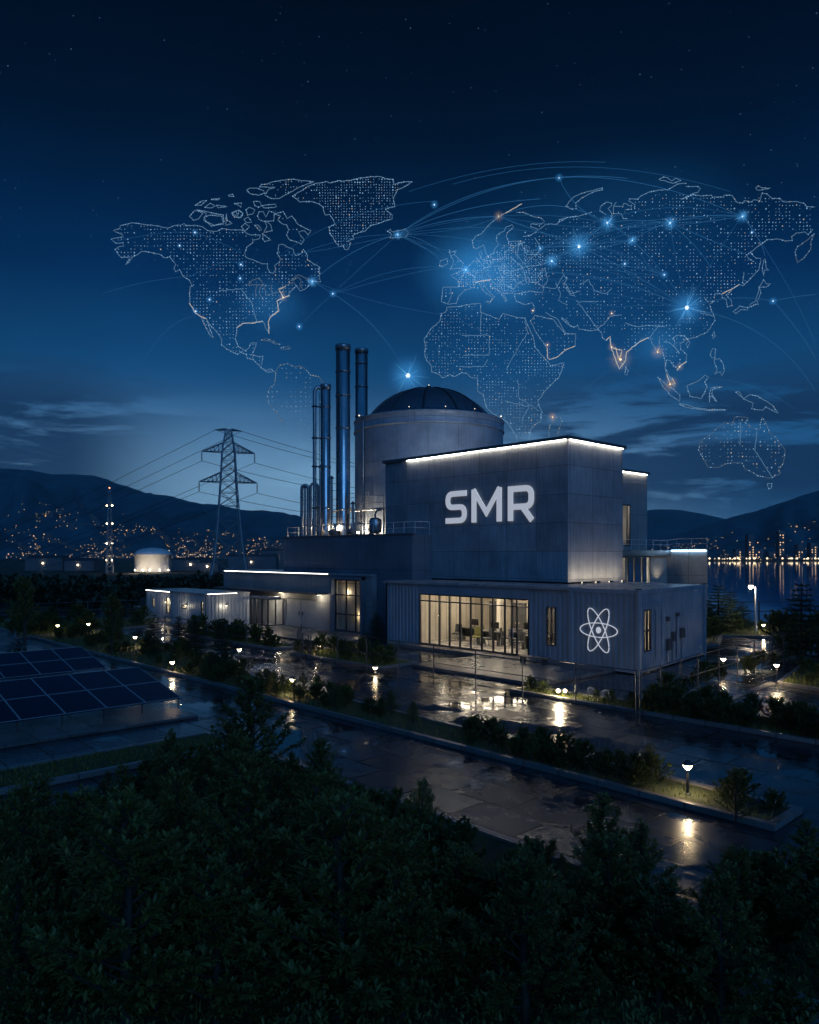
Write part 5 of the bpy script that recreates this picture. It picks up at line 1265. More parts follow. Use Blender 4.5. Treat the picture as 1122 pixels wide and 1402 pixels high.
# conifers and bushes at the water
for i, (x, y, yt, k, sx) in enumerate(((984, 866, 797, 'con0', 1.5), (1000, 862, 806, 'con1', 1.5), (1018, 860, 822, 'con2', 1.6), (966, 868, 818, 'con2', 1.5))):
    p = gp(x, y, 0); d = depth(p[0], p[1]); plant(k, 'conifer', ['tall dark conifer at the water, left one of the clump', 'dark conifer amid the clump at the water', 'lowest dark conifer at the right of the clump at the water', 'dark conifer half behind the blue annexe'][i], 'tree', p[0], p[1], -0.05, CAMZ-(yt-HY)/F*d, 'conifers at the water', None, sx)
for i, (x, y, yt) in enumerate(((1068, 880, 845), (1122, 892, 850), (1080, 900, 868), (1112, 905, 875))):
    p = gp(x, y, 0); d = depth(p[0], p[1]); plant('shr%d' % i, 'bush', ['bushy shrub left of the tall conifer by the lake', 'bushy shrub right of the tall conifer by the lake', 'low bush at the foot of the tall conifer', 'low bush at the right edge below the tall conifer'][i], 'shrub', p[0], p[1], 0, CAMZ-(yt-HY)/F*d, None, None, 1.3)
# grass on the beds
G = MB(); r = random.Random(3)
def sow(P, n, hh, keep=None):
    xs = [p[0] for p in P]; ys = [p[1] for p in P]
    for _ in range(n):
        x, y = r.uniform(min(xs), max(xs)), r.uniform(min(ys), max(ys))
        if not inside(x, y, P) or (keep and not keep(x, y)): continue
        a = r.uniform(0, 6.28); h_ = hh*r.uniform(0.5, 1.3); dx, dy = cos(a)*0.012, sin(a)*0.012; lx, ly = r.uniform(-.05, .05), r.uniform(-.05, .05)
        G.add([(x-dx, y-dy, 0.08), (x+dx, y+dy, 0.08), (x+lx, y+ly, 0.08+h_)], [(0, 1, 2)])
sow(BEDS['long'], 26000, 0.11, lambda x, y: x > -29); sow(BEDS['long'], 16000, 0.16, lambda x, y: x < -29)
sow(BEDS['fence'], 7000, 0.11); sow(BEDS['door'], 4000, 0.12); sow(BEDS['yard'], 4000, 0.12); sow(BEDS['shore'], 9000, 0.2); sow(BEDS['east'], 3000, 0.14); sow(BEDS['west'], 5000, 0.2); sow(BEDS['strip'], 6000, 0.1); sow(BEDS['front'], 16000, 0.14); sow(BEDS['corner'], 6000, 0.12)
struct(G.build('grass', M['grass']), 'stuff')
# low cover that closes the foreground thicket
G = MB(); r = random.Random(4)
for _ in range(26000):
    x = r.uniform(-60, 1180); d = r.uniform(6.5, 16.5); q = ld((x-HX)/F*d, d)
    if not (inside(q[0], q[1], BEDS['front']) or inside(q[0], q[1], BEDS['corner'])): continue
    ztop = min(0.8, CAMZ-(interp(SIL, x)+30-HY)/F*d); bump = 0.5+0.5*mnoise.noise(Vector((q[0]*1.3, q[1]*1.3, 0)))
    if ztop < 0.15: continue
    z = 0.1+r.random()**0.7*ztop*bump
    leaf(G, Vector((q[0], q[1], z)), (rdir(r)+Vector((0, 0, 0.5))).normalized(), Vector((0, 0, 1)), r.uniform(0.05, 0.10), 0.018)
struct(G.build('undergrowth', M['leaf']), 'stuff')

# ------------------------------------------------------------------ the dark wood beyond the works
G = MB(); r = random.Random(8)
for _ in range(520):
    x = r.uniform(-80, 470); d = r.uniform(68, 210)
    if x > 385 and d < 90: continue
    if 195 < x < 520 and d < 76: continue
    q = ld((x-HX)/F*d, d); ymin = 786+r.uniform(0, 14); h_ = min(r.uniform(2.5, 6.0), CAMZ-(ymin-HY)/F*d)
    if h_ < 0.8: continue
    w_ = h_*r.uniform(0.35, 0.55)
    for _ in range(70):
        v = rdir(r)*(r.random()**0.4); z = h_*(0.5+0.48*v.z); k = 1.0-max(0, v.z)*0.45
        leaf(G, Vector((q[0]+v.x*w_*k, q[1]+v.y*w_*k, z)), rdir(r), Vector((0, 0, 1)), 0.75, 0.26)
struct(G.build('woodland', M['wood']), 'stuff')

# ------------------------------------------------------------------ pylon and cables
def strut(mb, p, q, r): mb.tube([p, q], r, 4, True, False)
PD = 119.0; pc = ld((313-HX)/F*PD, PD); ppm = PD/F
pyl = thing('power_pylon', 'tall dark lattice power pylon with three pairs of arms behind the cabins', 'pylon', (pc[0], pc[1], 0))
def zpx(y, d=PD): return CAMZ+(HY-y)/F*d
ux = Vector((CY*0.93-SY*0.30, SY*0.93+CY*0.30, 0)).normalized(); uy = Vector((-ux.y, ux.x, 0)); c0v = Vector((pc[0], pc[1], 0))
prof = [(0.0, 3.1), (zpx(770), 2.35), (zpx(740), 1.95), (zpx(700), 1.55), (zpx(660), 1.22), (zpx(618), 0.98), (zpx(588), 0.42)]
def cor(z, w_, i): sx, sy_ = ((-1, -1), (1, -1), (1, 1), (-1, 1))[i]; return c0v+ux*(sx*w_)+uy*(sy_*w_)+Vector((0, 0, z))
for i in range(4): mb = MB(); mb.tube([cor(z, w_, i) for z, w_ in prof], 0.12, 4, True, False); mb.build('leg', M['tower'], pyl)
mb = MB(); zz = [0.0]
while zz[-1] < prof[-1][0]-0.3: zz.append(min(prof[-1][0], zz[-1]+max(0.9, 2.3*interp(prof, zz[-1])*0.62)))
for a, b in zip(zz[:-1], zz[1:]):
    wa, wb = interp(prof, a), interp(prof, b)
    for i in range(4):
        j = (i+1) % 4; strut(mb, cor(a, wa, i), cor(b, wb, j), 0.055); strut(mb, cor(a, wa, j), cor(b, wb, i), 0.055); strut(mb, cor(b, wb, i), cor(b, wb, j), 0.05)
mb.build('bracing', M['tower'], pyl)
TIPS = []
for y, half, drop in ((660, 4.5, 1.6), (619, 4.1, 1.5), (589, 2.05, 0.0)):
    z = zpx(y); wd = interp(prof, z)
    for s in (-1, 1):
        mb = MB(); tip = c0v+ux*(s*half)+Vector((0, 0, z-0.05)); zu = z+(1.5 if drop else 0.45); wu = interp(prof, min(zu, prof[-1][0]))
        for t in (-1, 1):
            lo = c0v+ux*(s*wd)+uy*(t*wd)+Vector((0, 0, z)); hi = c0v+ux*(s*wu)+uy*(t*wu)+Vector((0, 0, min(zu, prof[-1][0]+0.1)))
            strut(mb, lo, tip, 0.075); strut(mb, hi, tip, 0.075)
            for k in range(1, 5):
                u = k/5; strut(mb, lo.lerp(tip, u), hi.lerp(tip, u), 0.045); strut(mb, lo.lerp(tip, u), hi.lerp(tip, (k-1)/5), 0.045)
        for k in range(1, 5):
            u = k/5; a_ = c0v+ux*(s*wd)-uy*wd+Vector((0, 0, z)); b_ = c0v+ux*(s*wd)+uy*wd+Vector((0, 0, z)); strut(mb, a_.lerp(tip, u), b_.lerp(tip, u), 0.045)
        arm = mb.build('arm', M['tower'], pyl)
        if drop:
            mb = MB(); mb.tube([tip, tip-Vector((0, 0, drop))], 0.05, 6)
            for k in range(6): mb.lathe([(0.05, -0.05), (0.15, 0.0), (0.05, 0.06)], (tip.x, tip.y, tip.z-0.35-k*0.2), 8)
            mb.build('insulator', M['dark_steel'], arm); TIPS.append(tip-Vector((0, 0, drop)))
        else: TIPS.append(tip)
CN_ = ['lower left', 'lower right', 'upper left', 'upper right', 'top left', 'top right']
for tp_, nm in zip(TIPS, CN_):
    for far, tgt, lab in ((True, (-330, 775, 520), 'going back over the valley to the left'), (False, (740, 700, 210), 'going away to the right behind the stacks')):
        e = Vector(at(*tgt))+(tp_-c0v-Vector((0, 0, 15)))*1.0; mb = MB()
        sag = (e-tp_).length*0.035; mb.tube([tp_.lerp(e, k/16)-Vector((0, 0, sag*4*(k/16)*(1-k/16))) for k in range(17)], [0.035+0.07*k/16*(1 if far else 0.5) for k in range(17)], 4)
        o = mb.build('power_cable', M['cable']); tag(o, 'power cable from the %s pylon arm, %s' % (nm, lab), 'cable', 'power cables of the pylon')
# ------------------------------------------------------------------ mast, storage tank and sheds in the valley
MD = 205.0; mc = ld((150-HX)/F*MD, MD); mast = thing('lattice_mast', 'slim lit lattice mast with rows of lamps in front of the left hill', 'mast', (mc[0], mc[1], 0))
zt = CAMZ+(HY-668)/F*MD; c0m = Vector((mc[0], mc[1], 0))
def mcor(z, i): w_ = 1.15*(1-0.72*z/zt); an = 2*pi*i/4+0.6; return c0m+Vector((w_*cos(an), w_*sin(an), z))
for i in range(4): mb = MB(); mb.tube([mcor(0, i), mcor(zt*0.97, i)], 0.11, 4, True, False); mb.build('leg', M['tower'], mast)
mb = MB()
for k in range(20):
    a, b = zt*0.97*k/20, zt*0.97*(k+1)/20
    for i in range(4): strut(mb, mcor(a, i), mcor(b, (i+1) % 4), 0.05); strut(mb, mcor(a, (i+1) % 4), mcor(b, i), 0.05)
mb.build('bracing', M['tower'], mast)
for y in (692, 717, 744, 767):
    z = CAMZ+(HY-y)/F*MD; mb = MB(); s_ = MB()
    for sx in (-0.75, 0.75): q = c0m+Vector((CY*sx, SY*sx, z)); mb.ball(q, 0.19, 8, 5); s_.tube([c0m+Vector((0, 0, z)), q], 0.05, 4)
    s_.tube([c0m+Vector((CY*-0.8, SY*-0.8, z-0.2)), c0m+Vector((CY*0.8, SY*0.8, z-0.2))], 0.07, 4); pf = s_.build('lamp_bracket', M['tower'], mast); mb.build('lamp', M['lamp'], pf)
mb = MB(); mb.tube([c0m+Vector((0, 0, zt*0.97)), c0m+Vector((0, 0, zt))], 0.06, 6); mb.build('spike', M['tower'], mast)
mb = MB(); mb.ball(c0m+Vector((0, 0, zt)), 0.16, 8, 5); mb.build('warning_light', M['red'], mast)
TD = 222.0; tcx = ld((209.5-HX)/F*TD, TD); tnk = thing('storage_tank', 'white domed storage tank lit from its foot in the valley', 'tank', (tcx[0], tcx[1], 0))
mb = MB(); R_ = 5.25; zt_ = CAMZ+(HY-759.5)/F*TD; mb.lathe([(R_, 0), (R_, zt_), (R_+0.12, zt_), (R_+0.12, zt_+0.15), (R_, zt_+0.15)], (tcx[0], tcx[1], 0), 40); mb.build('tank_wall', M['tank'], tnk)
mb = MB(); zd = CAMZ+(HY-750.5)/F*TD; mb.lathe([(R_*cos(k*pi/16)*1.0+0.001, zt_+0.14+(zd-zt_)*sin(k*pi/16)) for k in range(9)], (tcx[0], tcx[1], 0), 40); mb.build('dome_roof', M['tank'], tnk)
for x in (196, 206, 214, 224, 231):
    an = math.asin(max(-.98, min(.98, (x-209.5)/24.2))); lat, d = to_ld(*tcx); q = ld(lat+(R_+0.9)*sin(an), d-(R_+0.9)*cos(an))
    mb = MB(); mb.tube([(q[0], q[1], 0), (q[0], q[1], 0.5)], 0.06, 6); o = mb.build('foot_lamp', M['dark_steel'], tnk); g = MB(); g.ball((q[0], q[1], 0.62), 0.2, 8, 5); g.build('lens', M['lamp'], o)
light('POINT', (*ld(to_ld(*tcx)[0]-2, TD-R_-3.0), 1.6), 420, tnk, (1.0, 0.78, 0.5), 0.3); light('POINT', (*ld(to_ld(*tcx)[0]+3.4, TD-R_-2.6), 1.6), 420, tnk, (1.0, 0.78, 0.5), 0.3)
SH = [(60, 240, 12, 4.0), (108, 232, 9, 3.2), (262, 235, 12, 3.4), (285, 228, 6, 2.6), (345, 250, 16, 4.5), (380, 262, 12, 6.5)]
SN = ['low dark shed at the far left below the hill', 'low dark shed left of the lit mast', 'low dark shed right of the white tank', 'smallest low shed left of the pylon foot', 'long low shed right of the pylon foot', 'taller dark shed by the service building']
for (x, d, w_, hh), l in zip(SH, SN):
    q = ld((x-HX)/F*d, d); t = thing('valley_shed', l, 'shed', (q[0], q[1], 0), 'sheds in the valley'); a = CY*w_/2; b = SY*w_/2
    P = [(q[0]-a, q[1]-b), (q[0]+a, q[1]+b), (q[0]+a-SY*6, q[1]+b+CY*6), (q[0]-a-SY*6, q[1]-b+CY*6)]
    mb = MB(); mb.prism(P, 0, hh); mb.build('wall', M['town_wall'], t)
    mb = MB(); m0 = [((P[0][k]+P[3][k])/2 for k in (0, 1))]; e0 = ((P[0][0]+P[3][0])/2, (P[0][1]+P[3][1])/2, hh+0.9); e1 = ((P[1][0]+P[2][0])/2, (P[1][1]+P[2][1])/2, hh+0.9)
    z = hh+0.003; mb.add([(P[0][0], P[0][1], z), (P[1][0], P[1][1], z), (P[2][0], P[2][1], z), (P[3][0], P[3][1], z), e0, e1], [(0, 1, 5, 4), (2, 3, 4, 5), (1, 2, 5), (3, 0, 4), (3, 2, 1, 0)]); mb.build('roof', M['coping'], t)
    mb = MB(); mb.ball((q[0]-CY*0, q[1]-0.3, hh*0.6), 0.22, 6, 4); mb.build('wall_lamp', M['lamp'], t)
# ------------------------------------------------------------------ lights of the town on the slopes
A1 = MB(); A2 = MB(); Hs = MB(); r = random.Random(21)
def town(hname, x0, x1, n, tmax, bias, big, keep=None):
    H, d0, d1 = HILLS[hname]
    c = 0
    while c < n:
        x = r.uniform(x0, x1); t = (r.random()**bias)*tmax
        cl = mnoise.noise(Vector((x*0.025, t*14, 1.3)))
        if r.random() > 0.45+cl*1.3: continue
        c += 1; d = d0+(d1-d0)*t; z = H(x, t)+2.5; q = ld((x-HX)/F*d, d); rr = d/F*min(0.9, 0.28*math.exp(r.gauss(0, 0.42))+0.08)
        mb = A2 if r.random() < 0.25 else A1; mb.octa((q[0], q[1], z), rr)
        if r.random() < 0.5: q2 = ld((x-HX)/F*d, d+12); Hs.box(q2[0]-5, q2[0]+5, q2[1]-5, q2[1]+5, z-9, z+r.uniform(0, 3))
town('hill', 6, 395, 560, 0.34, 1.25, 0.6); town('hill', 10, 120, 14, 0.45, 0.8, 0.1); town('hill', 180, 400, 170, 0.22, 1.0, 0.7)
town('hill', 20, 260, 24, 0.42, 0.9, 0.1)
town('hill_shore', 885, 1125, 190, 0.42, 1.3, 0.4)
# valley floor lights
for _ in range(90):
    x = r.uniform(6, 390); d = r.uniform(240, 800); q = ld((x-HX)/F*d, d); (A1 if r.random() < 0.6 else A2).octa((q[0], q[1], r.uniform(3, 7)), d/F*r.uniform(0.35, 0.6))
struct(A1.build('town_lights', M['town_light']), 'stuff'); struct(A2.build('street_lights', M['town_light2']), 'stuff'); struct(Hs.build('town_houses', M['town_wall']), 'stuff')
# quay lamps along the far shore, their light lies on the water
A = MB()
for _ in range(46):
    x = r.uniform(885, 1122); d = r.uniform(1018, 1030); q = ld((x-HX)/F*d, d); A.octa((q[0], q[1], r.uniform(-2.0, 0.6)), r.uniform(0.7, 1.25))
for x in (972, 985, 1000, 1007, 1012, 1027, 1033, 1051, 1072, 1085, 1092, 1107, 1117):
    q = ld((x-HX)/F*1012, 1012); A.octa((q[0], q[1], 0.5), 1.5)
struct(A.build('quay_lights', M['shore_light']), 'stuff')
TB = [(1029.5, 732, 9, 'tall slim lit tower block on the far shore'), (1071, 727, 8, 'tallest lit tower block on the far shore, before the hill'), (1097, 745, 8, 'short lit tower block on the far shore, right of the tallest'), (1115, 743, 9, 'lit tower block on the far shore at the right edge'), (1040, 752, 12, 'low lit block on the far shore beside the slim tower'), (1058, 755, 10, 'low lit block on the far shore between the towers'), (1012, 752, 8, 'low lit block on the far shore left of the slim tower')]
for x, yt, w_, l in TB:
    d = 1045; q = ld((x-HX)/F*d, d); hh = CAMZ+(HY-yt)/F*d; t = thing('tower_block', l, 'building', (q[0], q[1], -1.5), 'lit blocks on the far shore')
    U = Vector((CY, SY)); V_ = Vector((-SY, CY)); c = Vector(q); mb = MB(); P = [c-U*w_/2, c+U*w_/2, c+U*w_/2+V_*10, c-U*w_/2+V_*10]
    mb.prism([tuple(p) for p in P], -1.5, hh); mb.cur = 1
    n = max(2, int(w_/3.2)); rows = int((hh-2)/3.4)
    for i in range(n):
        for j in range(rows):
            if r.random() < 0.45: continue
            u = -w_/2+(i+0.5)*w_/n; p = c+U*u-V_*0.06; z = 1.5+j*3.4; s = 0.62
            mb.add([(p.x-U.x*s, p.y-U.y*s, z), (p.x+U.x*s, p.y+U.y*s, z), (p.x+U.x*s, p.y+U.y*s, z+1.4), (p.x-U.x*s, p.y-U.y*s, z+1.4)], [(0, 1, 2, 3)])
    mb.build('block', [M['town_wall'], M['town_light']], t)
# ------------------------------------------------------------------ the map of light that hangs over the valley
WD = 600.0; PXM = WD/F
wm0 = at(640, 440, WD)
wmap = thing('world_map', 'huge glowing dotted world map hanging in the night sky above the works', 'light display', wm0)
ZA, ZB, ZC, ZD_ = (140, 230, 5.61), (300, 230, 7.0125), (240, 380, 5.1), (400, 230, 5.61)
ZE, ZF, ZG, ZH, ZI, ZJ = (590, 270, 5.61), (570, 400, 5.1), (760, 230, 6.233), (920, 230, 5.554), (770, 390, 5.61), (880, 400, 4.675)
def T_(z, pts): return [(z[0]+x/z[2], z[1]+y/z[2]) for x, y in pts]
def w3(p, off=0.0): return Vector(at(p[0], p[1], WD+off))
def rough(pts, seed, k=0.6):
    r = random.Random(seed); out = [pts[0]]
    for a, b in zip(pts[:-1], pts[1:]):
        L = math.hypot(b[0]-a[0], b[1]-a[1]); n = max(1, int(L/3.2))
        for i in range(1, n+1):
            t = i/n; j = k if i < n else 0
            out.append((a[0]+(b[0]-a[0])*t+r.uniform(-j, j), a[1]+(b[1]-a[1])*t+r.uniform(-j, j)))
    return out
def line3(mb, pts, rpx, off=0.0): mb.tube([w3(p, off) for p in pts], rpx*PXM, 4, True, False)
SEED = [0]
def land(name, strokes, closed=True, mat='coast', rpx=0.40, fill=None, step=4.6, dens=0.75, warm=0.12, dots=True, k=0.6):
    mb = MB()
    for s in strokes:
        SEED[0] += 1; P = rough(s+([s[0]] if closed else []), SEED[0], k); line3(mb, P, rpx)
    o = mb.build(name, M[mat], wmap)
    r = random.Random(SEED[0]+50)
    if dots:
        D = MB(); Wm = MB()
        for s in strokes:                                     # beads of light along the coast
            for p in rough(s+([s[0]] if closed else []), SEED[0], 0.3):
                if r.random() < 0.40: (Wm if r.random() < 0.12 else D).octa(w3(p, -0.5), PXM*r.uniform(0.55, 0.95))
        for poly in (fill or []):
            xs = [p[0] for p in poly]; ys = [p[1] for p in poly]; y = min(ys)
            while y < max(ys):
                x = min(xs)
                while x < max(xs):
                    dn = dens*(0.62+0.9*mnoise.noise(Vector((x*0.035, y*0.035, 2.0))))
                    if inside(x, y, poly) and r.random() < dn:
                        q = (x+r.uniform(-.5, .5), y+r.uniform(-.5, .5)); big = r.random()
                        (Wm if r.random() < warm else D).octa(w3(q, -0.5), PXM*(r.uniform(0.42, 0.72) if big < 0.88 else r.uniform(0.8, 1.15)))
                    x += step
                y += step
        if D.v: D.build('dot_pattern', M['dots'], o)['kind'] = 'stuff'
        if Wm.v: Wm.build('dot_pattern', M['dots_warm'], o)['kind'] = 'stuff'
    return o
NA = (T_(ZA, [(150, 688), (125, 665), (100, 625), (125, 605), (165, 600), (160, 572), (105, 575), (72, 545), (110, 535), (165, 530), (155, 510), (105, 490), (85, 478), (135, 465), (140, 440), (180, 432), (220, 420), (280, 425), (340, 435), (420, 442), (500, 460), (560, 440), (600, 440), (630, 425), (645, 440), (710, 438), (770, 450), (810, 480), (880, 485), (920, 465), (990, 475), (1080, 475)])
    + T_(ZB, [(230, 595), (250, 612), (300, 640), (400, 640), (390, 675), (325, 690), (325, 715), (265, 760), (248, 810), (255, 850), (285, 870), (340, 885), (410, 918), (465, 918), (465, 960), (490, 1000), (520, 1010), (545, 975), (535, 935), (580, 905), (590, 870), (560, 815), (570, 770), (575, 735), (610, 730), (660, 760), (715, 780), (720, 820), (745, 840), (790, 820), (812, 780), (850, 840), (850, 880), (910, 920), (968, 955), (965, 1040), (975, 1090), (905, 1088), (880, 1120), (820, 1165), (780, 1180), (745, 1130), (690, 1180), (665, 1225), (620, 1245), (590, 1290), (565, 1330)])
    + T_(ZC, [(715, 232), (665, 275), (650, 310), (660, 350), (655, 390), (630, 350), (625, 320), (605, 305), (540, 315), (470, 320), (430, 350), (430, 385), (420, 430), (440, 480), (490, 510), (515, 490), (530, 455), (570, 455), (555, 500), (530, 540), (590, 550), (612, 550), (605, 600), (600, 630), (640, 650), (660, 635), (690, 655), (650, 662), (600, 630), (545, 572), (505, 565), (495, 535), (460, 520), (435, 535), (360, 500), (325, 470), (325, 430), (290, 380), (245, 330), (215, 285), (240, 350), (265, 415), (245, 405), (215, 350), (180, 275), (145, 250), (100, 180), (100, 110), (105, 60)])
    + T_(ZA, [(690, 905), (670, 860), (625, 835), (595, 780), (565, 795), (550, 770), (565, 740), (520, 680), (485, 690), (440, 660), (335, 640), (300, 640), (270, 665), (230, 685), (210, 720), (180, 742), (205, 705), (215, 680)]))
land('continent', [NA], True, 'coast', 0.4, [NA], 4.5, 1.0, 0.12)
land('lake_outline', [T_(ZB, s) for s in ([(275, 1120), (320, 1075), (375, 1055), (410, 1085), (430, 1115), (370, 1120), (285, 1128)], [(370, 1120), (350, 1180), (355, 1235)], [(430, 1120), (395, 1150), (390, 1210), (430, 1270)], [(430, 1120), (445, 1180), (450, 1222), (575, 1190), (640, 1130), (720, 1095), (745, 1135)], [(500, 1120), (505, 1190)], [(565, 1165), (620, 1135), (630, 1240)], [(690, 1080), (760, 1025), (905, 1085)], [(700, 1085), (760, 1048), (790, 1075), (775, 1120), (800, 1160)])], False, 'coast_faint', 0.5, None, dots=False)
land('coast_highlight', [T_(ZC, s) for s in ([(655, 390), (650, 310), (665, 275), (725, 232), (710, 165), (755, 140), (800, 125)], [(100, 180), (145, 250), (190, 275), (215, 285)], [(755, 140), (725, 80), (770, 62)], [(430, 350), (470, 320), (540, 318), (610, 303)])], False, 'coast_warm', 0.5, None)
isl = lambda *ss, **kw: land('island', list(ss), **kw)
for s in ([(265, 210), (300, 190), (360, 190), (430, 215), (435, 240), (380, 260), (300, 245)], [(330, 320), (390, 320), (410, 360), (380, 375), (345, 360)], [(415, 360), (480, 350), (540, 345), (555, 370), (520, 378), (430, 380)], [(260, 400), (290, 375), (345, 400), (325, 440), (275, 450)], [(120, 430), (160, 410), (180, 460), (190, 410), (230, 430), (215, 475), (150, 470)], [(90, 260), (130, 250), (140, 270), (100, 272)], [(420, 630), (500, 690), (440, 705), (420, 680)], [(345, 550), (375, 545), (410, 590), (390, 600)], [(370, 460), (385, 420), (425, 415), (450, 470), (480, 410), (530, 425), (525, 505), (430, 510), (385, 490)], [(440, 510), (460, 560), (430, 620), (510, 600), (495, 540)], [(215, 560), (250, 530), (295, 560), (250, 605)], [(240, 490), (280, 470), (315, 520), (260, 520)], [(150, 340), (215, 335), (210, 372), (175, 350)]):
    isl(T_(ZB, s), rpx=0.42, k=0.4)
for s in ([(670, 370), (710, 325), (740, 330), (770, 350), (740, 390), (700, 400)], [(780, 380), (830, 360), (920, 370), (930, 420), (860, 440), (800, 410)], [(715, 285), (770, 250), (800, 250), (760, 285)], [(790, 300), (830, 270), (870, 290), (840, 305)], [(880, 285), (960, 295), (890, 305)], [(840, 240), (905, 230), (895, 243)], [(1000, 345), (1050, 320), (1080, 350), (1050, 385)], [(955, 350), (960, 400), (1000, 425), (950, 440)], [(730, 320), (800, 345), (780, 400), (840, 445), (935, 430), (930, 360)]):
    isl(T_(ZA, s), rpx=0.42, k=0.4)
ELL = T_(ZB, [(390, 180), (410, 155), (465, 150), (520, 130), (600, 115), (720, 105), (820, 120), (905, 130), (830, 160), (750, 195), (650, 250), (580, 290), (500, 290), (440, 260), (480, 200), (540, 185), (450, 180)]); isl(ELL, rpx=0.42, fill=[ELL], step=3.6)
BAF = T_(ZB, [(540, 440), (615, 415), (655, 485), (700, 460), (760, 540), (835, 580), (885, 600), (855, 640), (820, 600), (765, 610), (785, 650), (820, 690), (790, 730), (670, 680), (650, 640), (670, 590), (650, 545), (600, 530), (565, 500), (590, 460)]); isl(BAF, fill=[BAF], step=5, dens=0.5)
GR = T_(ZD_, [(5, 215), (60, 260), (150, 255), (210, 275), (240, 300), (255, 360), (290, 355), (320, 400), (330, 430), (285, 455), (290, 500), (330, 560), (360, 605), (395, 595), (405, 625), (430, 625), (450, 575), (430, 560), (475, 545), (470, 515), (530, 490), (560, 485), (605, 440), (650, 430), (720, 405), (770, 390), (770, 360), (720, 315), (790, 295), (780, 230), (810, 165), (850, 150), (920, 105), (860, 105), (780, 125), (780, 85), (720, 80), (680, 65), (600, 65), (530, 75), (440, 95), (350, 98), (290, 115), (270, 102), (190, 115), (120, 140), (60, 180)])
land('island', [GR], True, 'coast', 0.45, [GR], 3.7, 1.25, 0.10)
isl(T_(ZD_, [(735, 485), (755, 470), (770, 490), (815, 480), (870, 467), (895, 495), (880, 525), (815, 535), (755, 535), (765, 505)]))
for s in ([(605, 435), (640, 425), (690, 445), (730, 465), (700, 465), (650, 440)], [(740, 490), (790, 478), (810, 495), (750, 500)]): isl(T_(ZC, s), mat='coast_faint', rpx=0.42)
SAp = T_(ZC, [(705, 650), (735, 610), (760, 605), (785, 600), (830, 622), (885, 620), (920, 650), (945, 680), (1000, 690), (1035, 735), (1060, 790), (1040, 880), (980, 960), (930, 1040), (880, 1120), (820, 1180), (770, 1200), (745, 1120), (760, 1030), (740, 990), (700, 935), (655, 880), (645, 830), (660, 765), (690, 750), (700, 700)])
land('continent', [SAp[:10], SAp[18:] + [SAp[0]]], False, 'coast_faint', 0.42, [SAp], 6.5, 0.7, 0.3)
SCAN = T_(ZE, [(525, 148), (440, 220), (390, 280), (345, 300), (320, 330), (330, 385), (355, 398), (405, 362), (425, 430), (440, 450), (485, 430), (490, 400), (525, 360), (505, 335), (510, 290), (565, 260), (575, 230), (625, 210), (638, 230), (590, 270), (580, 300), (600, 340), (690, 335), (720, 345), (640, 375), (615, 365), (610, 385), (640, 410), (600, 405), (570, 420), (570, 460), (480, 480), (465, 520), (455, 485), (405, 490), (385, 460), (395, 410), (370, 430), (385, 460), (370, 490), (330, 490), (300, 520), (270, 550), (200, 580), (155, 600), (210, 640), (210, 690), (95, 690), (90, 740), (80, 800), (130, 820), (195, 815), (215, 760), (265, 710), (335, 690), (325, 650), (345, 640), (375, 665), (400, 710), (430, 740), (480, 767), (460, 800), (420, 798), (455, 815), (490, 765), (440, 715), (410, 670), (405, 645), (450, 640), (460, 680), (530, 720), (575, 800), (585, 790), (555, 740), (630, 735), (640, 700), (665, 670), (710, 640), (755, 620), (760, 650), (820, 655), (870, 690), (860, 735), (760, 720), (680, 740), (640, 740), (660, 800), (730, 825), (780, 810), (800, 850), (775, 895)])
NOR = T_(ZE, [(525, 148), (620, 95), (700, 50)])
KOLA = T_(ZE, [(660, 115), (710, 115), (770, 140), (850, 160), (875, 185), (850, 205), (770, 205), (770, 225), (830, 245), (770, 290), (715, 300)])
ARC1 = T_(ZE, [(835, 245), (885, 205), (970, 205), (990, 185), (1050, 155), (1120, 145)])
YAM = [T_(ZG, s) for s in ([(35, 460), (40, 440), (130, 415), (220, 405), (315, 375)], [(470, 450), (490, 400), (455, 345), (485, 320), (485, 300), (440, 290), (390, 330), (385, 365), (440, 395)], [(525, 290), (505, 320), (500, 385), (570, 390), (585, 430), (625, 432)], [(510, 325), (580, 330), (590, 300), (650, 320), (655, 350), (600, 355)], [(680, 350), (685, 310), (630, 280), (640, 262), (710, 265), (740, 235), (800, 205), (890, 185), (965, 185), (1000, 165), (1050, 135), (1120, 130)])]
SIB = [T_(ZH, s) for s in ([(110, 140), (200, 140), (220, 155), (200, 185), (160, 195), (75, 235)], [(75, 235), (165, 200), (225, 212), (305, 205), (310, 222), (395, 220), (400, 205), (460, 207), (480, 235), (500, 262), (540, 265), (555, 245), (605, 258), (625, 240), (670, 250), (690, 190), (725, 195), (765, 230), (825, 228), (855, 255), (960, 255), (1005, 265), (1030, 295), (1090, 295)], [(1075, 465), (1040, 505), (1015, 485), (950, 492), (915, 520), (918, 550), (870, 555), (820, 540), (725, 545), (600, 640), (570, 660), (585, 685), (625, 710)], [(600, 640), (645, 685), (680, 685), (665, 770), (615, 825), (545, 895), (515, 885), (460, 920), (440, 945), (415, 965), (455, 1010), (460, 1045), (425, 1055), (415, 1000), (385, 985), (385, 955), (340, 950), (320, 985)], [(550, 790), (540, 870), (555, 890)])]
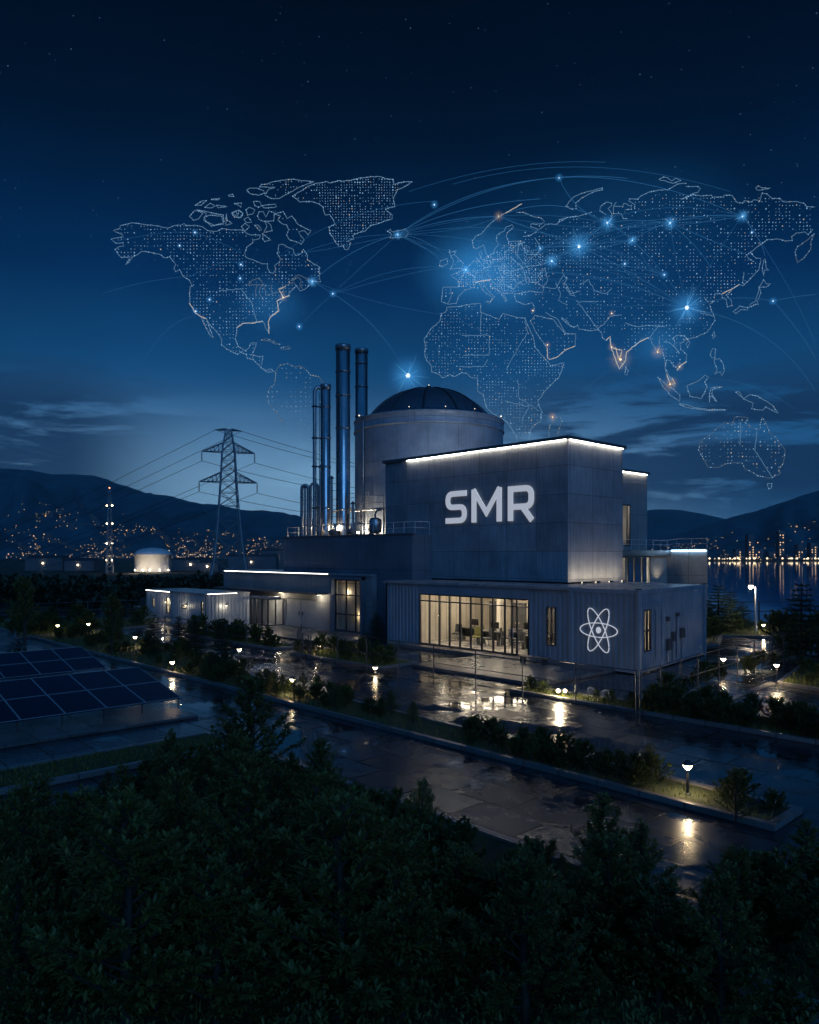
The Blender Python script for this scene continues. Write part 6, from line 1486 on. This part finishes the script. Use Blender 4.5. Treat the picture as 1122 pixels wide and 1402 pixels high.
CHN = [T_(ZJ, s) for s in ([(395, 30), (420, 60), (465, 55), (430, 75), (440, 110), (462, 155), (465, 180), (415, 255), (350, 285), (275, 305)], [(200, 290), (230, 275), (270, 280), (305, 325), (290, 352), (278, 330), (300, 310)], [(275, 305), (240, 330), (245, 365), (285, 400), (280, 440), (240, 480), (225, 490), (200, 470), (175, 435), (155, 435), (145, 490), (155, 500), (185, 560), (205, 600), (180, 585), (150, 510), (145, 440), (130, 385)], [(200, 290), (210, 330), (200, 345), (240, 390)])]
IND = T_(ZI, [(0, 260), (40, 300), (90, 325), (120, 310), (130, 340), (200, 350), (280, 345), (305, 370), (310, 405), (340, 425), (370, 395), (378, 480), (410, 570), (440, 645), (460, 640), (490, 575), (495, 515), (590, 440), (610, 415), (665, 405), (680, 400), (690, 445), (730, 510), (745, 490), (750, 395)])
ASIA = [(640, 395), (662, 352), (700, 330), (740, 305), (800, 296), (845, 290), (880, 268), (930, 262), (1000, 272), (1060, 268), (1110, 285), (1112, 314), (1050, 328), (1027, 350), (1040, 365), (1020, 390), (995, 410), (975, 430), (972, 446), (945, 464), (925, 475), (935, 495), (922, 505), (905, 495), (900, 480), (885, 462), (872, 478), (852, 500), (838, 470), (820, 452), (780, 445), (745, 420), (735, 408)]
EUR = [(606, 410), (608, 396), (628, 398), (625, 380), (650, 365), (655, 352), (690, 352), (740, 340), (760, 380), (720, 385), (695, 405), (670, 380), (650, 390), (635, 395)]
land('continent', [SCAN, KOLA, ARC1]+YAM+SIB+CHN+[IND], False, 'coast', 0.4, [ASIA, EUR], 4.7, 0.78, 0.14)
land('coast_highlight', [NOR, T_(ZI, [(340, 425), (370, 395), (378, 480), (410, 570), (440, 645), (490, 575), (495, 515), (590, 440), (665, 405)]), T_(ZI, [(378, 480), (460, 500), (440, 572), (410, 480)]), T_(ZI, [(730, 510), (745, 490)]), T_(ZI, [(805, 690), (835, 762), (870, 760), (845, 715)]), T_(ZI, [(885, 655), (915, 615), (955, 590)]), T_(ZF, [(915, 385), (920, 460), (935, 470), (990, 450), (1050, 400), (1110, 375)]), T_(ZE, [(345, 655), (400, 640), (455, 632)]), T_(ZH, [(385, 955), (460, 920), (515, 885)])], False, 'coast_warm', 0.5, None)
BORD = [T_(ZE, s) for s in ([(270, 550), (350, 570), (345, 640)], [(405, 490), (465, 530), (420, 570), (470, 640), (525, 690)], [(525, 560), (590, 530), (560, 510), (530, 545), (570, 575), (620, 590), (665, 665)], [(690, 345), (660, 440), (740, 530), (765, 590)], [(550, 630), (570, 580), (530, 660), (560, 735)], [(740, 500), (850, 400), (800, 310)], [(860, 690), (900, 640), (880, 540), (820, 610)], [(210, 690), (230, 640), (270, 560)], [(155, 695), (160, 760), (130, 815)], [(960, 655), (1000, 740), (980, 790), (1050, 830)], [(1055, 620), (1025, 660), (1060, 700), (1070, 750), (1110, 760), (1080, 710)], [(880, 690), (960, 700), (1020, 600)])]+[T_(ZF, s) for s in ([(905, 140), (990, 190), (1050, 290), (1115, 290)], [(1015, 175), (1060, 205), (1080, 240), (1120, 240)], [(320, 300), (510, 300), (512, 440), (330, 440)], [(455, 140), (450, 280)], [(760, 200), (780, 280), (660, 480), (630, 540)], [(300, 520), (470, 520), (500, 470)], [(710, 610), (720, 740), (860, 830)], [(620, 760), (790, 800), (740, 890)])]+[T_(ZI, s) for s in ([(275, 340), (330, 290), (370, 240), (460, 230)], [(485, 290), (570, 320), (650, 310), (790, 320)], [(280, 345), (120, 130), (280, 125)], [(680, 400), (740, 310), (790, 320)], [(780, 440), (800, 430), (870, 480), (900, 530)])]+[T_(ZJ, s) for s in ([(370, 130), (460, 155)], [(630, 830), (625, 980)], [(735, 890), (720, 1010), (830, 1180)])]+[[(770, 372), (776, 382), (772, 392), (782, 402), (795, 398)], [(795, 390), (806, 382), (815, 398), (830, 402), (838, 395)], [(300, 398), (330, 395), (345, 415), (352, 440)]]
land('border_lines', BORD, False, 'border', 0.36, None, dots=False)
KAM = T_(ZH, [(1085, 500), (1030, 550), (960, 595), (940, 640), (960, 720), (1010, 680), (1060, 615), (1060, 560)]); land('peninsula', [KAM], True, 'coast_faint', 0.5)
for s in ([(710, 690), (720, 760), (740, 775), (705, 775), (700, 820), (690, 780), (700, 700)], [(665, 905), (700, 850), (720, 880), (755, 880), (720, 905)], [(665, 905), (655, 960), (640, 1010), (600, 1035), (590, 1060), (640, 1035), (660, 1040), (650, 1010), (680, 950)], [(580, 1060), (520, 1048), (470, 1090), (490, 1105), (530, 1075), (580, 1078)], [(640, 150), (660, 135), (690, 150), (755, 150), (690, 165), (650, 165)]): isl(T_(ZH, s), mat='coast')
UKs = T_(ZE, [(150, 550), (200, 545), (240, 545), (250, 505), (210, 470), (180, 440), (200, 410), (160, 420), (140, 400), (150, 440), (175, 490), (170, 520)]); isl(UKs, T_(ZE, [(70, 525), (75, 485), (125, 470), (130, 510), (85, 530)]), mat='coast', fill=[UKs], step=4)
isl(T_(ZG, [(95, 325), (120, 290), (170, 240), (230, 215), (300, 195), (360, 180), (405, 170), (405, 185), (340, 200), (240, 250), (180, 295), (185, 345), (150, 350)])); isl(T_(ZG, [(890, 95), (930, 75), (960, 80), (1000, 110), (1030, 85), (1075, 105), (1010, 130)]), rpx=0.42)
AFR = T_(ZF, [(760, 180), (700, 175), (650, 160), (605, 148), (580, 190), (520, 165), (455, 140), (450, 80), (390, 80), (300, 100), (215, 105), (205, 140), (175, 150), (165, 205), (100, 260), (55, 330), (65, 380), (60, 430), (75, 480), (105, 510), (110, 555), (170, 580), (185, 597), (240, 575), (270, 590), (320, 560), (360, 570), (390, 597), (430, 600), (430, 690), (470, 720), (490, 800), (540, 850), (600, 880), (640, 910), (700, 1010), (720, 1080), (790, 1040), (800, 960), (830, 925), (870, 900), (880, 840), (850, 765), (890, 700), (950, 640), (1000, 590), (1035, 490), (940, 515), (905, 470), (860, 420), (830, 380), (820, 320), (780, 230)])
land('continent', [AFR], True, 'coast', 0.42, [AFR], 4.1, 0.85, 0.12)
land('peninsula', [T_(ZF, [(800, 200), (830, 265), (865, 320), (915, 385), (920, 460), (935, 470), (990, 450), (1050, 400), (1110, 375), (1115, 290), (1040, 290), (1000, 240), (960, 190), (830, 160)])], True, 'coast', 0.45, [T_(ZF, [(800, 200), (915, 385), (935, 470), (1110, 375), (1115, 290), (1040, 290), (960, 190), (830, 160)])], 5.2, 0.8, 0.35)
isl(T_(ZF, [(935, 930), (960, 910), (1000, 860), (1020, 900), (1000, 950), (985, 1015), (925, 1015)]), mat='coast_faint', rpx=0.4)
isl(T_(ZI, [(490, 630), (508, 660), (500, 692), (480, 685)]), rpx=0.45)
for s in ([(100, 545), (150, 590), (200, 620), (240, 660), (238, 700), (180, 660), (130, 600)], [(240, 715), (300, 725), (350, 740), (430, 750), (540, 753), (430, 757), (310, 742), (245, 722)], [(285, 600), (330, 580), (370, 560), (400, 530), (425, 545), (400, 575), (415, 605), (380, 680), (305, 665)], [(430, 650), (440, 610), (510, 605), (450, 622), (445, 650), (480, 705), (440, 665), (430, 700)], [(435, 400), (450, 360), (470, 365), (465, 420), (445, 420)], [(460, 430), (495, 425), (515, 455), (525, 500), (510, 535), (500, 510), (465, 520), (480, 490), (465, 460)], [(600, 640), (650, 680), (690, 655), (740, 665), (830, 720), (870, 775), (830, 755), (790, 735), (770, 755), (700, 745), (710, 710), (650, 685), (615, 635)], [(448, 275), (460, 250), (465, 280), (455, 298)], [(800, 1225), (830, 1225), (825, 1255), (810, 1258)]): isl(T_(ZJ, s), mat='coast', rpx=0.42)
AUS = T_(ZJ, [(360, 1010), (370, 955), (430, 915), (480, 870), (530, 830), (575, 850), (590, 800), (620, 795), (680, 805), (660, 835), (710, 870), (750, 880), (765, 800), (800, 850), (815, 900), (850, 925), (915, 1010), (905, 1090), (875, 1130), (880, 1165), (815, 1190), (740, 1175), (700, 1150), (655, 1130), (640, 1095), (580, 1090), (530, 1100), (490, 1120), (420, 1120), (400, 1080)])
land('continent', [AUS], True, 'coast_faint', 0.40, [AUS], 5.0, 0.72, 0.4)
E2 = [(604, 394), (612, 392), (628, 394), (640, 392), (655, 384), (668, 398), (690, 404), (704, 396), (722, 388), (740, 386), (755, 372), (742, 348), (712, 330), (690, 336), (664, 352), (655, 360), (640, 366), (624, 374), (628, 392)]
land('country_pattern', [[(652, 352), (664, 366), (682, 364), (700, 372)], [(664, 366), (660, 384)], [(682, 364), (690, 388), (704, 396)], [(700, 372), (716, 366), (722, 388)], [(638, 372), (650, 378), (652, 390)], [(700, 352), (716, 366), (742, 362)], [(712, 330), (722, 348), (742, 348)]], False, 'border', 0.34, [E2], 3.1, 1.0, 0.15)
# arcs of light between the cities
arcs = [((545, 321), (480, 338), (428, 385)), ((428, 385), (440, 392), (456, 402)), ((456, 402), (520, 440), (559, 514)), ((545, 321), (580, 322), (612, 352)), ((545, 321), (590, 338), (608, 362)), ((545, 321), (610, 296), (683, 296)), ((545, 321), (640, 250), (766, 243)), ((545, 321), (620, 280), (740, 272)), ((545, 321), (690, 225), (860, 244)), ((655, 375), (720, 365), (793, 337)), ((655, 375), (700, 350), (740, 340)), ((740, 340), (765, 336), (793, 337)), ((756, 357), (772, 345), (793, 337)), ((793, 337), (812, 318), (832, 305)), ((832, 305), (870, 298), (918, 305)), ((832, 305), (850, 315), (866, 329)), ((866, 329), (890, 312), (918, 305)), ((866, 329), (890, 350), (910, 376)), ((793, 337), (850, 330), (866, 329)), ((910, 376), (928, 398), (941, 421)), ((918, 305), (970, 290), (1017, 296)), ((918, 305), (1000, 340), (1019, 347)), ((918, 305), (960, 340), (972, 364)), ((1017, 296), (1040, 320), (1048, 350)), ((756, 357), (840, 355), (910, 376)), ((740, 372), (840, 372), (941, 421)), ((793, 337), (870, 372), (941, 421)), ((655, 375), (690, 390), (740, 372)), ((941, 421), (1060, 440), (1117, 535)), ((1059, 412), (1095, 450), (1117, 490)), ((941, 421), (1000, 400), (1059, 412)), ((1059, 412), (1090, 405), (1117, 403)), ((766, 243), (880, 235), (1017, 296)), ((766, 243), (785, 290), (832, 305)), ((683, 296), (760, 262), (832, 305)), ((758, 572), (800, 530), (846, 500)), ((655, 580), (740, 500), (790, 480)), ((758, 545), (840, 535), (918, 552)), ((770, 560), (880, 540), (1000, 556)), ((850, 492), (900, 488), (940, 478)), ((140, 402), (200, 382), (262, 378)), ((200, 490), (225, 440), (268, 432)), ((262, 378), (310, 350), (330, 362)), ((545, 321), (440, 345), (380, 350)), ((160, 330), (220, 315), (268, 318)), ((268, 318), (300, 330), (330, 345)), ((456, 402), (540, 360), (612, 366)), ((428, 385), (520, 420), (606, 430)), ((410, 447), (430, 425), (456, 402)), ((545, 321), (500, 360), (456, 402)), ((610, 366), (560, 372), (456, 402)), ((400, 352), (470, 320), (545, 321)), ((1017, 296), (990, 330), (941, 421)), ((941, 421), (900, 440), (885, 462)), ((941, 421), (960, 440), (972, 455)), ((655, 375), (640, 340), (683, 296)), ((683, 296), (640, 318), (545, 321)), ((655, 375), (560, 330), (545, 321)), ((690, 380), (780, 415), (850, 420), ), ((850, 420), (900, 415), (941, 421)), ((560, 262), (700, 215), (830, 222)), ((620, 252), (800, 200), (1000, 262)), ((390, 345), (480, 280), (600, 275)), ((1020, 300), (1080, 380), (1117, 470)), ((918, 526), (1000, 500), (1090, 560)), ((850, 492), (880, 520), (918, 526)), ((606, 470), (690, 500), (730, 540)), ((630, 440), (700, 470), (740, 505))]
rr = random.Random(5); hubs = [(655, 375), (793, 337), (941, 421), (832, 305), (918, 305), (756, 357), (545, 321), (866, 329), (683, 296), (1017, 296), (910, 376), (740, 340)]
for _ in range(34):
    p, q = rr.sample(hubs, 2); k = rr.uniform(-0.22, 0.12); arcs.append((p, ((p[0]+q[0])/2+rr.uniform(-12, 12), (p[1]+q[1])/2+k*abs(p[0]-q[0])), q))
for i, (p, c, q) in enumerate(arcs):
    mb = MB(); P = []
    for k in range(25): t = k/24; P.append(tuple(p[j]*(1-t)**2+2*c[j]*t*(1-t)+q[j]*t*t for j in (0, 1)))
    bul = 18.0; mb.tube([w3(v, -bul*sin(pi*k/24)) for k, v in enumerate(P)], (0.36 if i < 35 else 0.22)*PXM, 4, True, False); mb.build('light_arc', M['arc'], wmap)
# bright cities with rays
def node(x, y, r, warm=False, rays=30, halo=True):
    s = random.Random(int(x*7+y)); c = w3((x, y), -1.0); mb = MB(); mb.ball(c, PXM*max(0.9, r*0.13), 8, 6); o = mb.build('city_light', M['core_warm' if warm else 'core'], wmap)
    if r >= 6:
        mb = MB()
        for k in range(rays):
            d = rdir(s); d = (w3((x+1, y))-w3((x, y)))*d.x+(Vector((0, 0, PXM)))*d.z+Vector((-SY, CY, 0))*d.y*PXM; L = r*s.uniform(0.5, 1.6)
            mb.tube([c, c+d*L*0.5, c+d*L], [PXM*0.2, PXM*0.12, PXM*0.02], 4, False, False)
        mb.build('ray_burst', M['ray_warm' if warm else 'ray'], o)
    if halo: g = MB(); g.ball(c, PXM*r*1.8, 36, 24); g.build('halo', M['glow_warm' if warm else 'glow'], o)
for x, y, r in ((559, 514, 24), (793, 337, 18), (941, 421, 22), (756, 357, 10), (832, 305, 10), (866, 329, 7), (918, 305, 9), (1017, 296, 8), (740, 340, 5), (545, 321, 6), (428, 385, 7), (456, 402, 5), (410, 447, 5), (638, 369, 6), (766, 243, 5), (910, 376, 5), (1059, 412, 5), (595, 280, 5), (856, 361, 4), (1030, 318, 3), (267, 318, 4), (329, 381, 4), (287, 410, 4), (268, 426, 4), (246, 336, 3), (330, 362, 4)): node(x, y, r)
for x, y, r in ((683, 296, 6), (850, 492, 13), (901, 482, 8), (918, 526, 9), (931, 502, 5), (838, 475, 5), (838, 429, 4), (757, 571, 6), (388, 407, 5), (750, 472, 4), (730, 425, 3)): node(x, y, r, True, 16)
g = MB(); g.ball((0, 0, 0), 1.0, 40, 24); c = w3((655, 370), 14); g.v = [(c.x+v[0]*PXM*105, c.y+v[1]*PXM*105, c.z+v[2]*PXM*80) for v in g.v]; o = g.build('halo', M['glow_wide'], wmap)
g = MB(); g.ball((0, 0, 0), 1.0, 40, 24); c = w3((790, 350), 24); g.v = [(c.x+v[0]*PXM*260, c.y+v[1]*PXM*200, c.z+v[2]*PXM*120) for v in g.v]; m3 = glowmat('map_city_haze', (0.05, 0.32, 0.74), 0.075, 5.0); m2 = M['glow_wide'].copy(); m2.name = 'map_thin_glow'; M['glow_thin'] = m2
for n in m2.node_tree.nodes:
    if n.type == 'MATH' and n.operation == 'MULTIPLY': n.inputs[1].default_value = 0.05
g.build('halo', m2, wmap)
for hx, hy, hr in ((640, 372, 34), (668, 362, 40), (700, 395, 36), (905, 470, 34), (370, 415, 40)):
    g = MB(); g.ball((0, 0, 0), 1.0, 32, 20); c = w3((hx, hy), 8); g.v = [(c.x+v[0]*PXM*hr*1.6, c.y+v[1]*PXM*hr*1.6, c.z+v[2]*PXM*hr*1.3) for v in g.v]; g.build('halo', m3, wmap)

# ------------------------------------------------------------------ valley air
HAZE = 0.00014
if HAZE:
    m = bpy.data.materials.new('haze_air'); m.use_nodes = True; nt = m.node_tree; nt.nodes.clear()
    v = nt.nodes.new('ShaderNodeVolumePrincipled'); v.inputs['Color'].default_value = (0.45, 0.78, 1.0, 1); v.inputs['Density'].default_value = HAZE; v.inputs['Anisotropy'].default_value = 0.6
    o_ = nt.nodes.new('ShaderNodeOutputMaterial'); nt.links.new(v.outputs[0], o_.inputs['Volume'])
    mb = MB(); mb.box(-6500, 6500, -6500, 6500, -12, 470); struct(mb.build('haze', m), 'stuff')
# the helper offsets are not needed any more
for o in bpy.data.objects:
    if '_o' in o: del o['_o']
